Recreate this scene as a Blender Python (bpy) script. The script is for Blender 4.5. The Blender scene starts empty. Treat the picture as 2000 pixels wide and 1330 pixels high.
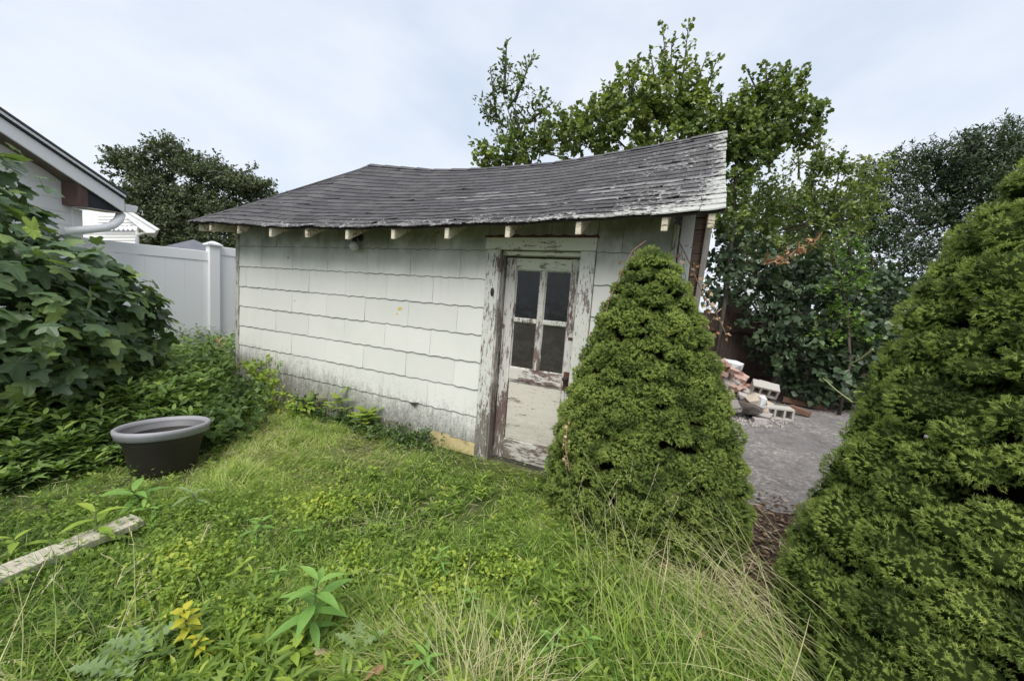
import bpy, math, random
import numpy as np
from mathutils import Matrix, Vector

# ------------------------------------------------------------------ camera, sky, sun, exposure
S = bpy.context.scene
COL = S.collection
CAM = np.array([5.6325, -3.2213, 1.5597])
YAW, PITCH, ROLL, FPX = -0.4286, 0.1047, 0.0760, 750.0     # FPX: focal length in pixels of a 2000 px wide frame

_f = np.array([math.sin(YAW) * math.cos(PITCH), math.cos(YAW) * math.cos(PITCH), -math.sin(PITCH)])
_r0 = np.array([math.cos(YAW), -math.sin(YAW), 0.0])
_u0 = np.cross(_r0, _f)
RT = _r0 * math.cos(ROLL) + _u0 * math.sin(ROLL)
UP = -_r0 * math.sin(ROLL) + _u0 * math.cos(ROLL)
FW = _f

cam = bpy.data.cameras.new('camera')
cam.sensor_width = 36.0
cam.lens = 36.0 * FPX / 2000.0
cam.clip_start = 0.05
cam.clip_end = 2000.0
camo = bpy.data.objects.new('camera', cam)
COL.objects.link(camo)
M = Matrix(((RT[0], UP[0], -FW[0], CAM[0]), (RT[1], UP[1], -FW[1], CAM[1]), (RT[2], UP[2], -FW[2], CAM[2]), (0, 0, 0, 1)))
camo.matrix_world = M
S.camera = camo

SUN_DIR = Vector((0.12, -0.72, 1.10)).normalized()        # towards the sun
w = bpy.data.worlds.new('World')
S.world = w
w.use_nodes = True
nt = w.node_tree
bg = nt.nodes['Background']
sky = nt.nodes.new('ShaderNodeTexSky')
sky.sky_type = 'NISHITA'
sky.sun_disc = False
sky.sun_elevation = math.asin(SUN_DIR.z)
sky.sun_rotation = math.atan2(SUN_DIR.x, SUN_DIR.y)
tc = nt.nodes.new('ShaderNodeTexCoord')
mp = nt.nodes.new('ShaderNodeMapping')
mp.inputs['Scale'].default_value = (1.3, 1.3, 2.6)
mp.inputs['Rotation'].default_value = (0.15, 0.1, 0.5)
nz = nt.nodes.new('ShaderNodeTexNoise')
nz.inputs['Scale'].default_value = 1.6
nz.inputs['Detail'].default_value = 5
nz.inputs['Roughness'].default_value = 0.5
nz.inputs['Distortion'].default_value = 0.1
rp = nt.nodes.new('ShaderNodeValToRGB')
rp.color_ramp.elements[0].position = 0.34
rp.color_ramp.elements[0].color = (2.62, 2.98, 3.55, 1)
rp.color_ramp.elements[1].position = 0.66
rp.color_ramp.elements[1].color = (3.72, 3.84, 4.06, 1)
mx = nt.nodes.new('ShaderNodeMixRGB')
mx.inputs[0].default_value = 0.92
nt.links.new(tc.outputs['Generated'], mp.inputs['Vector'])
nt.links.new(mp.outputs['Vector'], nz.inputs['Vector'])
nt.links.new(nz.outputs['Fac'], rp.inputs['Fac'])
nt.links.new(sky.outputs['Color'], mx.inputs[1])
nt.links.new(rp.outputs['Color'], mx.inputs[2])
nt.links.new(mx.outputs[0], bg.inputs['Color'])
bg.inputs['Strength'].default_value = 0.1

sun = bpy.data.lights.new('sun', 'SUN')
sun.energy = 1.5
sun.angle = math.radians(40)
sun.color = (1.0, 0.965, 0.90)
suno = bpy.data.objects.new('sun', sun)
suno.rotation_euler = SUN_DIR.to_track_quat('Z', 'Y').to_euler()
suno.location = (0, 0, 20)
COL.objects.link(suno)
S.view_settings.view_transform = 'Standard'
S.view_settings.look = 'None'
S.view_settings.gamma = 1
S.view_settings.use_curve_mapping = False
S.view_settings.exposure = 1.38

# ------------------------------------------------------------------ helpers
rng = np.random.default_rng(7)
random.seed(7)


def ray(px, py):
    return FW + RT * (px - 1000) / FPX - UP * (py - 665) / FPX


def PD(px, py, d):                      # point of the place seen at a pixel of the photo, d metres deep
    return CAM + ray(px, py) * d


def PL(px, py, p, n):                   # same, on the plane through p with normal n
    d = ray(px, py)
    return CAM + d * (np.dot(np.array(p) - CAM, n) / np.dot(d, n))


def G(px, py, z=0.0):                   # same, on the ground
    return PL(px, py, (0, 0, z), np.array([0, 0, 1.0]))


def props(o, label=None, cat=None, group=None, kind=None):
    if label: o['label'] = label
    if cat: o['category'] = cat
    if group: o['group'] = group
    if kind: o['kind'] = kind
    return o


def empty(name, loc, label, cat, group=None):
    o = bpy.data.objects.new(name, None)
    COL.objects.link(o)
    o.location = loc
    o.empty_display_size = 0.1
    return props(o, label, cat, group)


def link(name, me, parent=None, M4=None):
    o = bpy.data.objects.new(name, me)
    COL.objects.link(o)
    if parent is not None:
        o.parent = parent
        # all parts are modelled in world coordinates: cancel the parent's location
        Pm = Matrix.Identity(4)
        q = parent
        T = Matrix.Identity(4)
        while q is not None:
            T = q.matrix_basis @ (q.matrix_parent_inverse @ T) if False else q.matrix_basis @ T
            q = q.parent
        o.matrix_parent_inverse = world_of(parent).inverted()
    if M4 is not None:
        o.matrix_basis = M4
    return o


def world_of(o):
    if o.parent is None:
        return o.matrix_basis.copy()
    return world_of(o.parent) @ o.matrix_parent_inverse @ o.matrix_basis


def np_mesh(name, V, F, mat, attr=None, smooth=False, uv=None, mats=None, mi=None):
    """V (n,3); F list of (m,k) int arrays; attr dict name->(n,) per vertex floats"""
    V = np.asarray(V, dtype=np.float32)
    me = bpy.data.meshes.new(name)
    if isinstance(F, np.ndarray): F = [F]
    F = [np.asarray(f, dtype=np.int32) for f in F if len(f)]
    loops = np.concatenate([f.ravel() for f in F])
    tot = np.concatenate([np.full(len(f), f.shape[1], dtype=np.int32) for f in F])
    start = np.concatenate([[0], np.cumsum(tot)[:-1]]).astype(np.int32)
    me.vertices.add(len(V))
    me.vertices.foreach_set('co', V.ravel())
    me.loops.add(len(loops))
    me.loops.foreach_set('vertex_index', loops)
    me.polygons.add(len(tot))
    me.polygons.foreach_set('loop_start', start)
    me.polygons.foreach_set('loop_total', tot)
    if smooth: me.polygons.foreach_set('use_smooth', np.ones(len(tot), dtype=bool))
    for m in ([mat] if mats is None else mats): me.materials.append(m)
    if mi is not None: me.polygons.foreach_set('material_index', np.asarray(mi, dtype=np.int32))
    if attr:
        for k, a in attr.items():
            at = me.attributes.new(k, 'FLOAT', 'POINT')
            at.data.foreach_set('value', np.asarray(a, dtype=np.float32))
    me.update(calc_edges=True)
    return me


class MB:
    """collects simple solids"""
    def __init__(s):
        s.v = []; s.f = []; s.a = []
    def add(s, V, F, a=0.5):
        b = len(s.v)
        s.v += [tuple(map(float, p)) for p in V]
        s.f += [tuple(i + b for i in f) for f in F]
        s.a += [a] * len(V)
    def box(s, lo, hi, a=0.5, jit=0.0):
        x0, y0, z0 = lo; x1, y1, z1 = hi
        V = [(x0, y0, z0), (x1, y0, z0), (x1, y1, z0), (x0, y1, z0), (x0, y0, z1), (x1, y0, z1), (x1, y1, z1), (x0, y1, z1)]
        if jit: V = [(p[0] + random.uniform(-jit, jit), p[1] + random.uniform(-jit, jit), p[2] + random.uniform(-jit, jit)) for p in V]
        s.add(V, [(0, 3, 2, 1), (4, 5, 6, 7), (0, 1, 5, 4), (1, 2, 6, 5), (2, 3, 7, 6), (3, 0, 4, 7)], a)
    def prism(s, pts, vec, a=0.5):
        n = len(pts); vec = np.array(vec, float)
        P = [np.array(p, float) for p in pts]
        nrm = np.zeros(3)
        for i in range(n): nrm += np.cross(P[i], P[(i + 1) % n])
        if np.dot(nrm, vec) > 0: P = P[::-1]
        V = P + [p + vec for p in P]
        s.add(V, [tuple(range(n)), tuple(range(2 * n - 1, n - 1, -1))] + [(i, i + n, (i + 1) % n + n, (i + 1) % n) for i in range(n)], a)
    def tube(s, pts, rad, seg=6, a=0.5, cap=True):
        pts = [Vector(p) for p in pts]
        if not hasattr(rad, '__len__'): rad = [rad] * len(pts)
        V = []
        for i, p in enumerate(pts):
            t = (pts[min(i + 1, len(pts) - 1)] - pts[max(i - 1, 0)])
            if t.length < 1e-9: t = Vector((0, 0, 1))
            t.normalize()
            x = t.orthogonal().normalized() if i == 0 else (x - t * x.dot(t)).normalized()
            y = t.cross(x)
            for k in range(seg):
                an = 2 * math.pi * k / seg
                V.append(p + (x * math.cos(an) + y * math.sin(an)) * rad[i])
        F = []
        for i in range(len(pts) - 1):
            for k in range(seg):
                k2 = (k + 1) % seg
                F.append((i * seg + k, i * seg + k2, (i + 1) * seg + k2, (i + 1) * seg + k))
        if cap:
            F.append(tuple(range(seg - 1, -1, -1)))
            b = (len(pts) - 1) * seg
            F.append(tuple(range(b, b + seg)))
        s.add(V, F, a)
    def lathe(s, c, prof, seg=32, tilt=None, sx=1.0, a=0.5):
        V = []
        for r, z in prof:
            for k in range(seg):
                an = 2 * math.pi * k / seg
                p = Vector((r * math.cos(an) * sx, r * math.sin(an), z))
                if tilt is not None: p = tilt @ p
                V.append(p + Vector(c))
        F = []
        for i in range(len(prof) - 1):
            for k in range(seg):
                k2 = (k + 1) % seg
                F.append((i * seg + k, i * seg + k2, (i + 1) * seg + k2, (i + 1) * seg + k))
        s.add(V, F, a)
    def mesh(s, name, mat, smooth=False):
        me = bpy.data.meshes.new(name)
        me.from_pydata(s.v, [], s.f)
        me.materials.append(mat)
        if smooth:
            for p in me.polygons: p.use_smooth = True
        at = me.attributes.new('rnd', 'FLOAT', 'POINT')
        at.data.foreach_set('value', s.a)
        me.update()
        return me
    def obj(s, name, mat, parent=None, smooth=False):
        return link(name, s.mesh(name, mat, smooth), parent)


def bevel(o, w_=0.004, seg=1):
    m = o.modifiers.new('b', 'BEVEL'); m.width = w_; m.segments = seg; m.limit_method = 'ANGLE'
    return o


# value noise for placing things
class VN:
    def __init__(s, seed): s.g = np.random.default_rng(seed).random((128, 128))
    def __call__(s, x, y, sc):
        x = np.asarray(x) * sc + 31.7; y = np.asarray(y) * sc + 17.3
        i = np.floor(x).astype(int); j = np.floor(y).astype(int)
        u = x - i; v = y - j
        u = u * u * (3 - 2 * u); v = v * v * (3 - 2 * v)
        g = s.g; a = g[i % 128, j % 128]; b = g[(i + 1) % 128, j % 128]; c = g[i % 128, (j + 1) % 128]; d = g[(i + 1) % 128, (j + 1) % 128]
        return (a * (1 - u) + b * u) * (1 - v) + (c * (1 - u) + d * u) * v


# ------------------------------------------------------------------ materials
def node_mat(name):
    m = bpy.data.materials.new(name)
    m.use_nodes = True
    t = m.node_tree
    return m, t, t.nodes['Principled BSDF'], t.nodes['Material Output']


def N(t, kind, **kw):
    n = t.nodes.new('ShaderNode' + kind)
    for k, v in kw.items():
        if k in n.inputs: n.inputs[k].default_value = v
        else: setattr(n, k, v)
    return n


def ramp(t, stops, src):
    r = t.nodes.new('ShaderNodeValToRGB')
    e = r.color_ramp.elements
    while len(e) < len(stops): e.new(0.5)
    for i, (p, c) in enumerate(stops):
        e[i].position = p
        e[i].color = tuple(c) + (1,) if len(c) == 3 else c
    t.links.new(src, r.inputs['Fac'])
    return r.outputs['Color']


def noise(t, vec, scale, detail=4, rough=0.6, stretch=None, dist=0.0):
    n = N(t, 'TexNoise', Scale=scale, Detail=detail, Roughness=rough, Distortion=dist)
    if stretch is not None:
        m = N(t, 'Mapping'); m.inputs['Scale'].default_value = stretch
        t.links.new(vec, m.inputs['Vector']); vec = m.outputs['Vector']
    t.links.new(vec, n.inputs['Vector'])
    return n.outputs['Fac']


def mixc(t, fac, a, b, mode='MIX'):
    m = N(t, 'MixRGB'); m.blend_type = mode
    if isinstance(fac, float): m.inputs[0].default_value = fac
    else: t.links.new(fac, m.inputs[0])
    for i, x in ((1, a), (2, b)):
        if isinstance(x, tuple): m.inputs[i].default_value = x + (1,) if len(x) == 3 else x
        else: t.links.new(x, m.inputs[i])
    return m.outputs[0]


def math_(t, op, a, b=None, clamp=False):
    m = N(t, 'Math'); m.operation = op; m.use_clamp = clamp
    for i, x in enumerate((a, b)):
        if x is None: continue
        if isinstance(x, (int, float)): m.inputs[i].default_value = x
        else: t.links.new(x, m.inputs[i])
    return m.outputs[0]


def maprange(t, v, a, b, c=0.0, d=1.0, smooth=False):
    m = N(t, 'MapRange')
    m.inputs['From Min'].default_value = a; m.inputs['From Max'].default_value = b
    m.inputs['To Min'].default_value = c; m.inputs['To Max'].default_value = d
    if smooth: m.interpolation_type = 'SMOOTHSTEP'
    t.links.new(v, m.inputs['Value'])
    return m.outputs['Result']


def bump(t, bsdf, h, strength=0.3, dist=0.01):
    b = N(t, 'Bump', Strength=strength, Distance=dist)
    t.links.new(h, b.inputs['Height'])
    t.links.new(b.outputs['Normal'], bsdf.inputs['Normal'])


def pos(t): return N(t, 'NewGeometry').outputs['Position']


def attr(t, name='rnd'): return N(t, 'Attribute', attribute_name=name).outputs['Fac']


def objrand(t): return N(t, 'ObjectInfo').outputs['Random']


def sepxyz(t, v):
    s = N(t, 'SeparateXYZ'); t.links.new(v, s.inputs[0]); return s.outputs


def leaf_mat(name, stops, rough=0.55, trans=0.3, spec=0.3, patch=None, vein=0.0):
    m, t, b, out = node_mat(name)
    c = ramp(t, stops, attr(t))
    if patch:
        f = noise(t, pos(t), patch[0], 3)
        c = mixc(t, maprange(t, f, 0.4, 0.62), c, mixc(t, 1.0, c, patch[1], 'MULTIPLY'))
    # blotches of the leaf's own colour
    f2 = noise(t, pos(t), 60.0, 2)
    c = mixc(t, maprange(t, f2, 0.3, 0.7, 0.0, 0.5), c, mixc(t, 1.0, c, (0.68, 0.72, 0.6), 'MULTIPLY'))
    t.links.new(c, b.inputs['Base Color'])
    b.inputs['Roughness'].default_value = rough
    b.inputs['Specular IOR Level'].default_value = spec
    tr = N(t, 'BsdfTranslucent')
    t.links.new(mixc(t, 1.0, c, (1.25, 1.35, 0.55), 'MULTIPLY'), tr.inputs['Color'])
    ms = N(t, 'MixShader'); ms.inputs[0].default_value = trans
    t.links.new(b.outputs[0], ms.inputs[1]); t.links.new(tr.outputs[0], ms.inputs[2])
    t.links.new(ms.outputs[0], out.inputs['Surface'])
    return m


def plain(name, col, rough=0.7, var=0.15, scale=8.0, bmp=0.2, spec=0.3, metallic=0.0, stretch=None):
    m, t, b, out = node_mat(name)
    f = noise(t, pos(t), scale, 5, 0.6, stretch)
    c = ramp(t, [(0.3, tuple(x * (1 - var) for x in col)), (0.7, tuple(min(1, x * (1 + var)) for x in col))], f)
    t.links.new(c, b.inputs['Base Color'])
    b.inputs['Roughness'].default_value = rough
    b.inputs['Specular IOR Level'].default_value = spec
    b.inputs['Metallic'].default_value = metallic
    if bmp: bump(t, b, noise(t, pos(t), scale * 6, 4, 0.7, stretch), bmp, 0.004)
    return m


MT = {}


def mat_siding():
    m, t, b, out = node_mat('painted_asbestos_shingle')
    P = pos(t); x, y, z = sepxyz(t, P)
    c = mixc(t, objrand(t), (0.655, 0.65, 0.61), (0.72, 0.712, 0.675))
    # faint vertical combing and mottling
    comb = noise(t, P, 10, 4, 0.7, (14, 14, 0.9))
    c = mixc(t, maprange(t, comb, 0.3, 0.75, 0.0, 0.22), c, (0.52, 0.55, 0.49))
    mot = noise(t, P, 1.6, 5, 0.6)
    c = mixc(t, maprange(t, mot, 0.45, 0.7, 0.0, 0.30), c, (0.50, 0.545, 0.47))
    # algae with the overhang's shade painted in below the eave, strongest on the left half and above the door
    film_shade = noise(t, P, 2.2, 5, 0.65, (1.0, 1, 0.8))
    f1 = math_(t, 'MULTIPLY', maprange(t, z, 1.74, 2.08, 0, 1), maprange(t, film_shade, 0.30, 0.58, 0.15, 1.0))
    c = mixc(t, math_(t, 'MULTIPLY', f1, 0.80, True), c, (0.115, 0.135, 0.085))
    # drip streaks below that band
    st = noise(t, P, 5, 5, 0.7, (3.2, 1, 0.35))
    f2 = math_(t, 'MULTIPLY', maprange(t, z, 1.45, 2.0, 0, 1), maprange(t, st, 0.52, 0.75, 0, 0.55))
    c = mixc(t, f2, c, (0.27, 0.285, 0.22))
    # splash dirt on the lowest courses, worst towards the far corner
    dn = noise(t, P, 6, 7, 0.78, (2.4, 1, 0.9))
    xs = maprange(t, x, 0.0, 4.2, 0.74, 0.42)
    zz = math_(t, 'SUBTRACT', xs, z)
    zz = math_(t, 'ADD', zz, math_(t, 'MULTIPLY', math_(t, 'SUBTRACT', dn, 0.5), 0.75))
    fd = maprange(t, zz, 0.05, 0.34, 0, 1)
    c = mixc(t, math_(t, 'MULTIPLY', fd, 0.85), c, (0.17, 0.165, 0.145))
    fine = noise(t, P, 55, 5, 0.8, (2.0, 1, 0.7))
    fd2 = math_(t, 'MULTIPLY', maprange(t, fine, 0.53, 0.60, 0, 0.8), maprange(t, zz, -0.10, 0.2, 0, 1))
    c = mixc(t, fd2, c, (0.09, 0.085, 0.08))
    fl = noise(t, P, 26, 5, 0.8, (1.6, 1, 1.0))
    c = mixc(t, math_(t, 'MULTIPLY', maprange(t, fl, 0.56, 0.62, 0, 0.75), maprange(t, zz, 0.1, 0.3, 0, 1)), c, (0.56, 0.53, 0.45))
    # yellow spots
    for (sx_, sz_, r) in ((2.825, 1.375, 0.042), (2.79, 1.318, 0.022)):
        dx = math_(t, 'SUBTRACT', x, sx_); dz = math_(t, 'SUBTRACT', z, sz_)
        d = math_(t, 'SQRT', math_(t, 'ADD', math_(t, 'MULTIPLY', dx, dx), math_(t, 'MULTIPLY', math_(t, 'MULTIPLY', dz, dz), 3.0)))
        d = math_(t, 'ADD', d, math_(t, 'MULTIPLY', math_(t, 'SUBTRACT', noise(t, P, 40, 3), 0.5), 0.03))
        c = mixc(t, maprange(t, d, r * 0.45, r, 0.85, 0), c, (0.62, 0.40, 0.05))
    # near-black along the wavy lower edge of every shingle and at its side joints
    e = attr(t, 'edge')
    g = noise(t, P, 18, 3, 0.6)
    fe = math_(t, 'MULTIPLY', e, maprange(t, g, 0.25, 0.6, 0.55, 1.0))
    c = mixc(t, math_(t, 'MULTIPLY', fe, 0.93), c, (0.035, 0.035, 0.03))
    # a few small dark chips
    vo = N(t, 'TexVoronoi', Scale=2.1); t.links.new(P, vo.inputs['Vector'])
    c = mixc(t, maprange(t, vo.outputs['Distance'], 0.02, 0.034, 0.9, 0), c, (0.06, 0.06, 0.05))
    t.links.new(c, b.inputs['Base Color'])
    b.inputs['Roughness'].default_value = 0.62
    b.inputs['Specular IOR Level'].default_value = 0.25
    bump(t, b, comb, 0.25, 0.003)
    return m


def mat_peel(name, base, bare, grey, amount=0.5, sc=1.0, lo_dirty=True, vertical=True):
    m, t, b, out = node_mat(name)
    P = pos(t); x, y, z = sepxyz(t, P)
    stv = (9, 9, 1.1) if vertical else (1.1, 9, 9)
    stm = (4, 4, 0.8) if vertical else (0.8, 4, 4)
    grain = noise(t, P, 14 * sc, 5, 0.75, stv)
    flake = noise(t, P, 9 * sc, 8, 0.78, stm)
    big = noise(t, P, 2.2, 3, 0.5, (1.5, 1.5, 0.9))
    c = mixc(t, maprange(t, grain, 0.35, 0.7, 0, 0.35), base, tuple(q * 0.7 for q in base))
    zone = noise(t, P, 3.1, 2, 0.5, (1, 1, 0.7))
    under = mixc(t, maprange(t, zone, 0.42, 0.6), bare, grey)
    under = mixc(t, maprange(t, grain, 0.3, 0.7), under, mixc(t, 1.0, under, (0.45, 0.45, 0.45), 'MULTIPLY'))
    th = math_(t, 'ADD', flake, math_(t, 'MULTIPLY', math_(t, 'SUBTRACT', big, 0.5), 0.55))
    if lo_dirty:
        th = math_(t, 'ADD', th, maprange(t, z, 1.7, 0.1, -0.03, 0.05))
    edge0 = 0.60 - 0.16 * amount
    f = maprange(t, th, edge0, edge0 + 0.022)
    c = mixc(t, f, c, under)
    spk = noise(t, P, 60, 3, 0.6, (1.4, 1.4, 0.5) if vertical else (0.5, 1.4, 1.4))
    c = mixc(t, maprange(t, spk, 0.64, 0.68, 0, 0.75), c, (0.06, 0.055, 0.045))
    if lo_dirty:
        c = mixc(t, math_(t, 'MULTIPLY', maprange(t, z, 0.55, 0.02, 0, 0.7), maprange(t, flake, 0.35, 0.6)), c, (0.13, 0.125, 0.10))
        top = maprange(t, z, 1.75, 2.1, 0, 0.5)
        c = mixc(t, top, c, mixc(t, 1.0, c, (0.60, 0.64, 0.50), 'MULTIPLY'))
    t.links.new(c, b.inputs['Base Color'])
    b.inputs['Roughness'].default_value = 0.75
    b.inputs['Specular IOR Level'].default_value = 0.2
    h = math_(t, 'SUBTRACT', math_(t, 'MULTIPLY', grain, 0.4), f)
    bump(t, b, h, 0.5, 0.003)
    return m


def mat_roof():
    m, t, b, out = node_mat('asphalt_roof_shingle')
    P = pos(t); x, y, z = sepxyz(t, P)
    r = objrand(t); a = attr(t)
    rr = math_(t, 'FRACT', math_(t, 'ADD', math_(t, 'MULTIPLY', r, 7.0), a))
    c = ramp(t, [(0, (0.034, 0.032, 0.036)), (0.5, (0.050, 0.047, 0.052)), (1, (0.076, 0.072, 0.077))], rr)
    gr = noise(t, P, 220, 2, 0.6)
    c = mixc(t, maprange(t, gr, 0.42, 0.66, 0, 0.6), c, (0.17, 0.165, 0.168))
    # pale delaminated strips
    c = mixc(t, math_(t, 'MULTIPLY', attr(t, 'pale'), maprange(t, noise(t, P, 16, 5, 0.7, (0.5, 1, 1)), 0.38, 0.56, 0, 0.75)), c, (0.27, 0.27, 0.275))
    c = mixc(t, attr(t, 'edge'), c, (0.012, 0.011, 0.013))
    # weathered top edges near ridge and hip
    w1 = noise(t, P, 3.0, 4, 0.6)
    c = mixc(t, maprange(t, w1, 0.5, 0.75, 0, 0.45), c, (0.15, 0.145, 0.14))
    # lichen: rosettes along the eave, dense towards the front end
    fx = maprange(t, x, 3.4, 5.7, 0, 0.115)
    ez = maprange(t, z, 2.33, 2.21, 0, 0.13)
    both = math_(t, 'MULTIPLY', maprange(t, x, 4.9, 5.7), maprange(t, z, 2.7, 2.25, 0, 0.15))
    endb = maprange(t, x, 5.62, 5.75, 0, 0.15)
    li = noise(t, P, 34, 6, 0.72, (0.7, 1, 1.5))
    cl = noise(t, P, 5, 3, 0.6)
    s = math_(t, 'ADD', li, math_(t, 'MULTIPLY', math_(t, 'SUBTRACT', cl, 0.5), 0.35))
    for q in (fx, ez, both, endb): s = math_(t, 'ADD', s, q)
    sp = noise(t, P, 75, 4, 0.7, (0.8, 1, 1.3))
    s = math_(t, 'ADD', s, math_(t, 'MULTIPLY', math_(t, 'SUBTRACT', sp, 0.5), 0.28))
    fl = maprange(t, s, 0.685, 0.75)
    c = mixc(t, math_(t, 'MULTIPLY', fl, 0.9), c, mixc(t, noise(t, P, 90, 3), (0.34, 0.35, 0.32), (0.60, 0.60, 0.57)))
    t.links.new(c, b.inputs['Base Color'])
    b.inputs['Roughness'].default_value = 0.9
    b.inputs['Specular IOR Level'].default_value = 0.2
    bump(t, b, math_(t, 'ADD', gr, fl), 0.5, 0.004)
    return m


def mat_wood(name, c0, c1, stretch=(1, 12, 12), scale=6, rough=0.8):
    m, t, b, out = node_mat(name)
    P = pos(t)
    g = noise(t, P, scale, 6, 0.7, stretch, 0.3)
    k = noise(t, P, 3, 3)
    c = ramp(t, [(0.28, c0), (0.72, c1)], g)
    c = mixc(t, maprange(t, k, 0.45, 0.7, 0, 0.35), c, mixc(t, 1.0, c, (0.6, 0.62, 0.55), 'MULTIPLY'))
    t.links.new(c, b.inputs['Base Color'])
    b.inputs['Roughness'].default_value = rough
    b.inputs['Specular IOR Level'].default_value = 0.2
    bump(t, b, g, 0.4, 0.003)
    return m


def mat_ground():
    m, t, b, out = node_mat('soil_and_thatch')
    P = pos(t)
    n1 = noise(t, P, 2.0, 4); n2 = noise(t, P, 30, 6, 0.75); n3 = noise(t, P, 0.2, 3)
    c = ramp(t, [(0.28, (0.05, 0.042, 0.022)), (0.5, (0.13, 0.105, 0.06)), (0.72, (0.30, 0.235, 0.15))], n2)
    c = mixc(t, maprange(t, n1, 0.4, 0.6, 0, 0.7), c, mixc(t, 1.0, c, (0.75, 0.95, 0.6), 'MULTIPLY'))
    c = mixc(t, maprange(t, n3, 0.4, 0.6, 0, 0.5), c, (0.045, 0.07, 0.02))
    t.links.new(c, b.inputs['Base Color'])
    b.inputs['Roughness'].default_value = 0.95
    bump(t, b, n2, 0.8, 0.03)
    return m


def mat_asphalt():
    m, t, b, out = node_mat('old_asphalt')
    P = pos(t)
    n1 = noise(t, P, 1.2, 5, 0.6); n2 = noise(t, P, 28, 7, 0.85); n3 = noise(t, P, 7, 6, 0.7)
    c = ramp(t, [(0.36, (0.08, 0.071, 0.067)), (0.5, (0.20, 0.183, 0.175)), (0.62, (0.48, 0.45, 0.43))], n2)
    c = mixc(t, maprange(t, n1, 0.4, 0.65, 0, 0.6), c, (0.13, 0.12, 0.12))
    c = mixc(t, maprange(t, n3, 0.50, 0.68, 0, 0.75), c, (0.085, 0.068, 0.055))
    ck = N(t, 'TexVoronoi', Scale=2.3, feature='DISTANCE_TO_EDGE')
    wp = N(t, 'MixRGB'); wp.inputs[0].default_value = 0.12
    nn = N(t, 'TexNoise', Scale=3.0); t.links.new(P, nn.inputs['Vector'])
    t.links.new(P, wp.inputs[1]); t.links.new(nn.outputs['Color'], wp.inputs[2]); t.links.new(wp.outputs[0], ck.inputs['Vector'])
    cr = maprange(t, ck.outputs['Distance'], 0.0, 0.012, 0.35, 0)
    c = mixc(t, cr, c, (0.03, 0.028, 0.025))
    t.links.new(c, b.inputs['Base Color'])
    b.inputs['Roughness'].default_value = 0.92
    bump(t, b, n2, 0.7, 0.01)
    return m


def mat_litter():
    m, t, b, out = node_mat('brown_litter')
    P = pos(t)
    n1 = noise(t, P, 26, 6, 0.8, (1, 1.6, 1)); n2 = noise(t, P, 3, 3)
    c = ramp(t, [(0.3, (0.035, 0.022, 0.015)), (0.5, (0.10, 0.062, 0.045)), (0.72, (0.26, 0.19, 0.15))], n1)
    c = mixc(t, maprange(t, n2, 0.45, 0.65, 0, 0.5), c, (0.07, 0.045, 0.035))
    t.links.new(c, b.inputs['Base Color'])
    b.inputs['Roughness'].default_value = 0.95
    bump(t, b, n1, 0.9, 0.03)
    return m


def mat_vinyl(name='white_vinyl', col=(0.82, 0.82, 0.825)):
    m, t, b, out = node_mat(name)
    P = pos(t); x, y, z = sepxyz(t, P)
    n = noise(t, P, 1.0, 3, 0.5)
    c = mixc(t, maprange(t, n, 0.3, 0.7, 0, 0.25), col, tuple(q * 0.9 for q in col))
    d = noise(t, P, 7, 4, 0.7, (1, 1, 0.3))
    c = mixc(t, math_(t, 'MULTIPLY', maprange(t, d, 0.5, 0.75, 0, 0.4), maprange(t, z, 0.9, 0.2)), c, (0.42, 0.42, 0.36))
    t.links.new(c, b.inputs['Base Color'])
    b.inputs['Roughness'].default_value = 0.42
    return m


def mat_glass(name, c0, c1):
    m, t, b, out = node_mat(name)
    P = pos(t)
    n = noise(t, P, 6, 6, 0.75, (1, 1, 1.8)); n2 = noise(t, P, 70, 3, 0.8)
    c = mixc(t, maprange(t, n, 0.45, 0.75, 0, 0.8), c0, c1)
    c = mixc(t, maprange(t, n2, 0.66, 0.72, 0, 0.5), c, (0.16, 0.16, 0.15))
    t.links.new(c, b.inputs['Base Color'])
    t.links.new(maprange(t, n, 0.3, 0.7, 0.08, 0.45), b.inputs['Roughness'])
    b.inputs['Specular IOR Level'].default_value = 0.5
    return m


def mat_brick(name, c0, c1, mortar=0.4):
    m, t, b, out = node_mat(name)
    P = pos(t)
    c = mixc(t, objrand(t), c0, c1)
    n = noise(t, P, 14, 5, 0.7); n2 = noise(t, P, 90, 3, 0.7)
    c = mixc(t, maprange(t, n, 0.5, 0.62, 0, mortar), c, (0.45, 0.42, 0.38))
    c = mixc(t, maprange(t, n2, 0.3, 0.7, 0, 0.4), c, mixc(t, 1.0, c, (0.6, 0.6, 0.6), 'MULTIPLY'))
    t.links.new(c, b.inputs['Base Color'])
    b.inputs['Roughness'].default_value = 0.92
    bump(t, b, n2, 0.5, 0.005)
    return m


def mat_pot():
    m, t, b, out = node_mat('weathered_plastic')
    P = pos(t); x, y, z = sepxyz(t, P)
    n = noise(t, P, 5, 5, 0.65); n2 = noise(t, P, 40, 4, 0.7)
    c = mixc(t, maprange(t, attr(t), 0.0, 1.0), (0.036, 0.030, 0.028), (0.32, 0.32, 0.345))
    c = mixc(t, maprange(t, n, 0.4, 0.7, 0, 0.45), c, mixc(t, 1.0, c, (0.62, 0.6, 0.6), 'MULTIPLY'))
    c = mixc(t, maprange(t, n2, 0.55, 0.75, 0, 0.3), c, (0.13, 0.12, 0.11))
    t.links.new(c, b.inputs['Base Color'])
    b.inputs['Roughness'].default_value = 0.55
    bump(t, b, n2, 0.15, 0.003)
    return m


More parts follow.
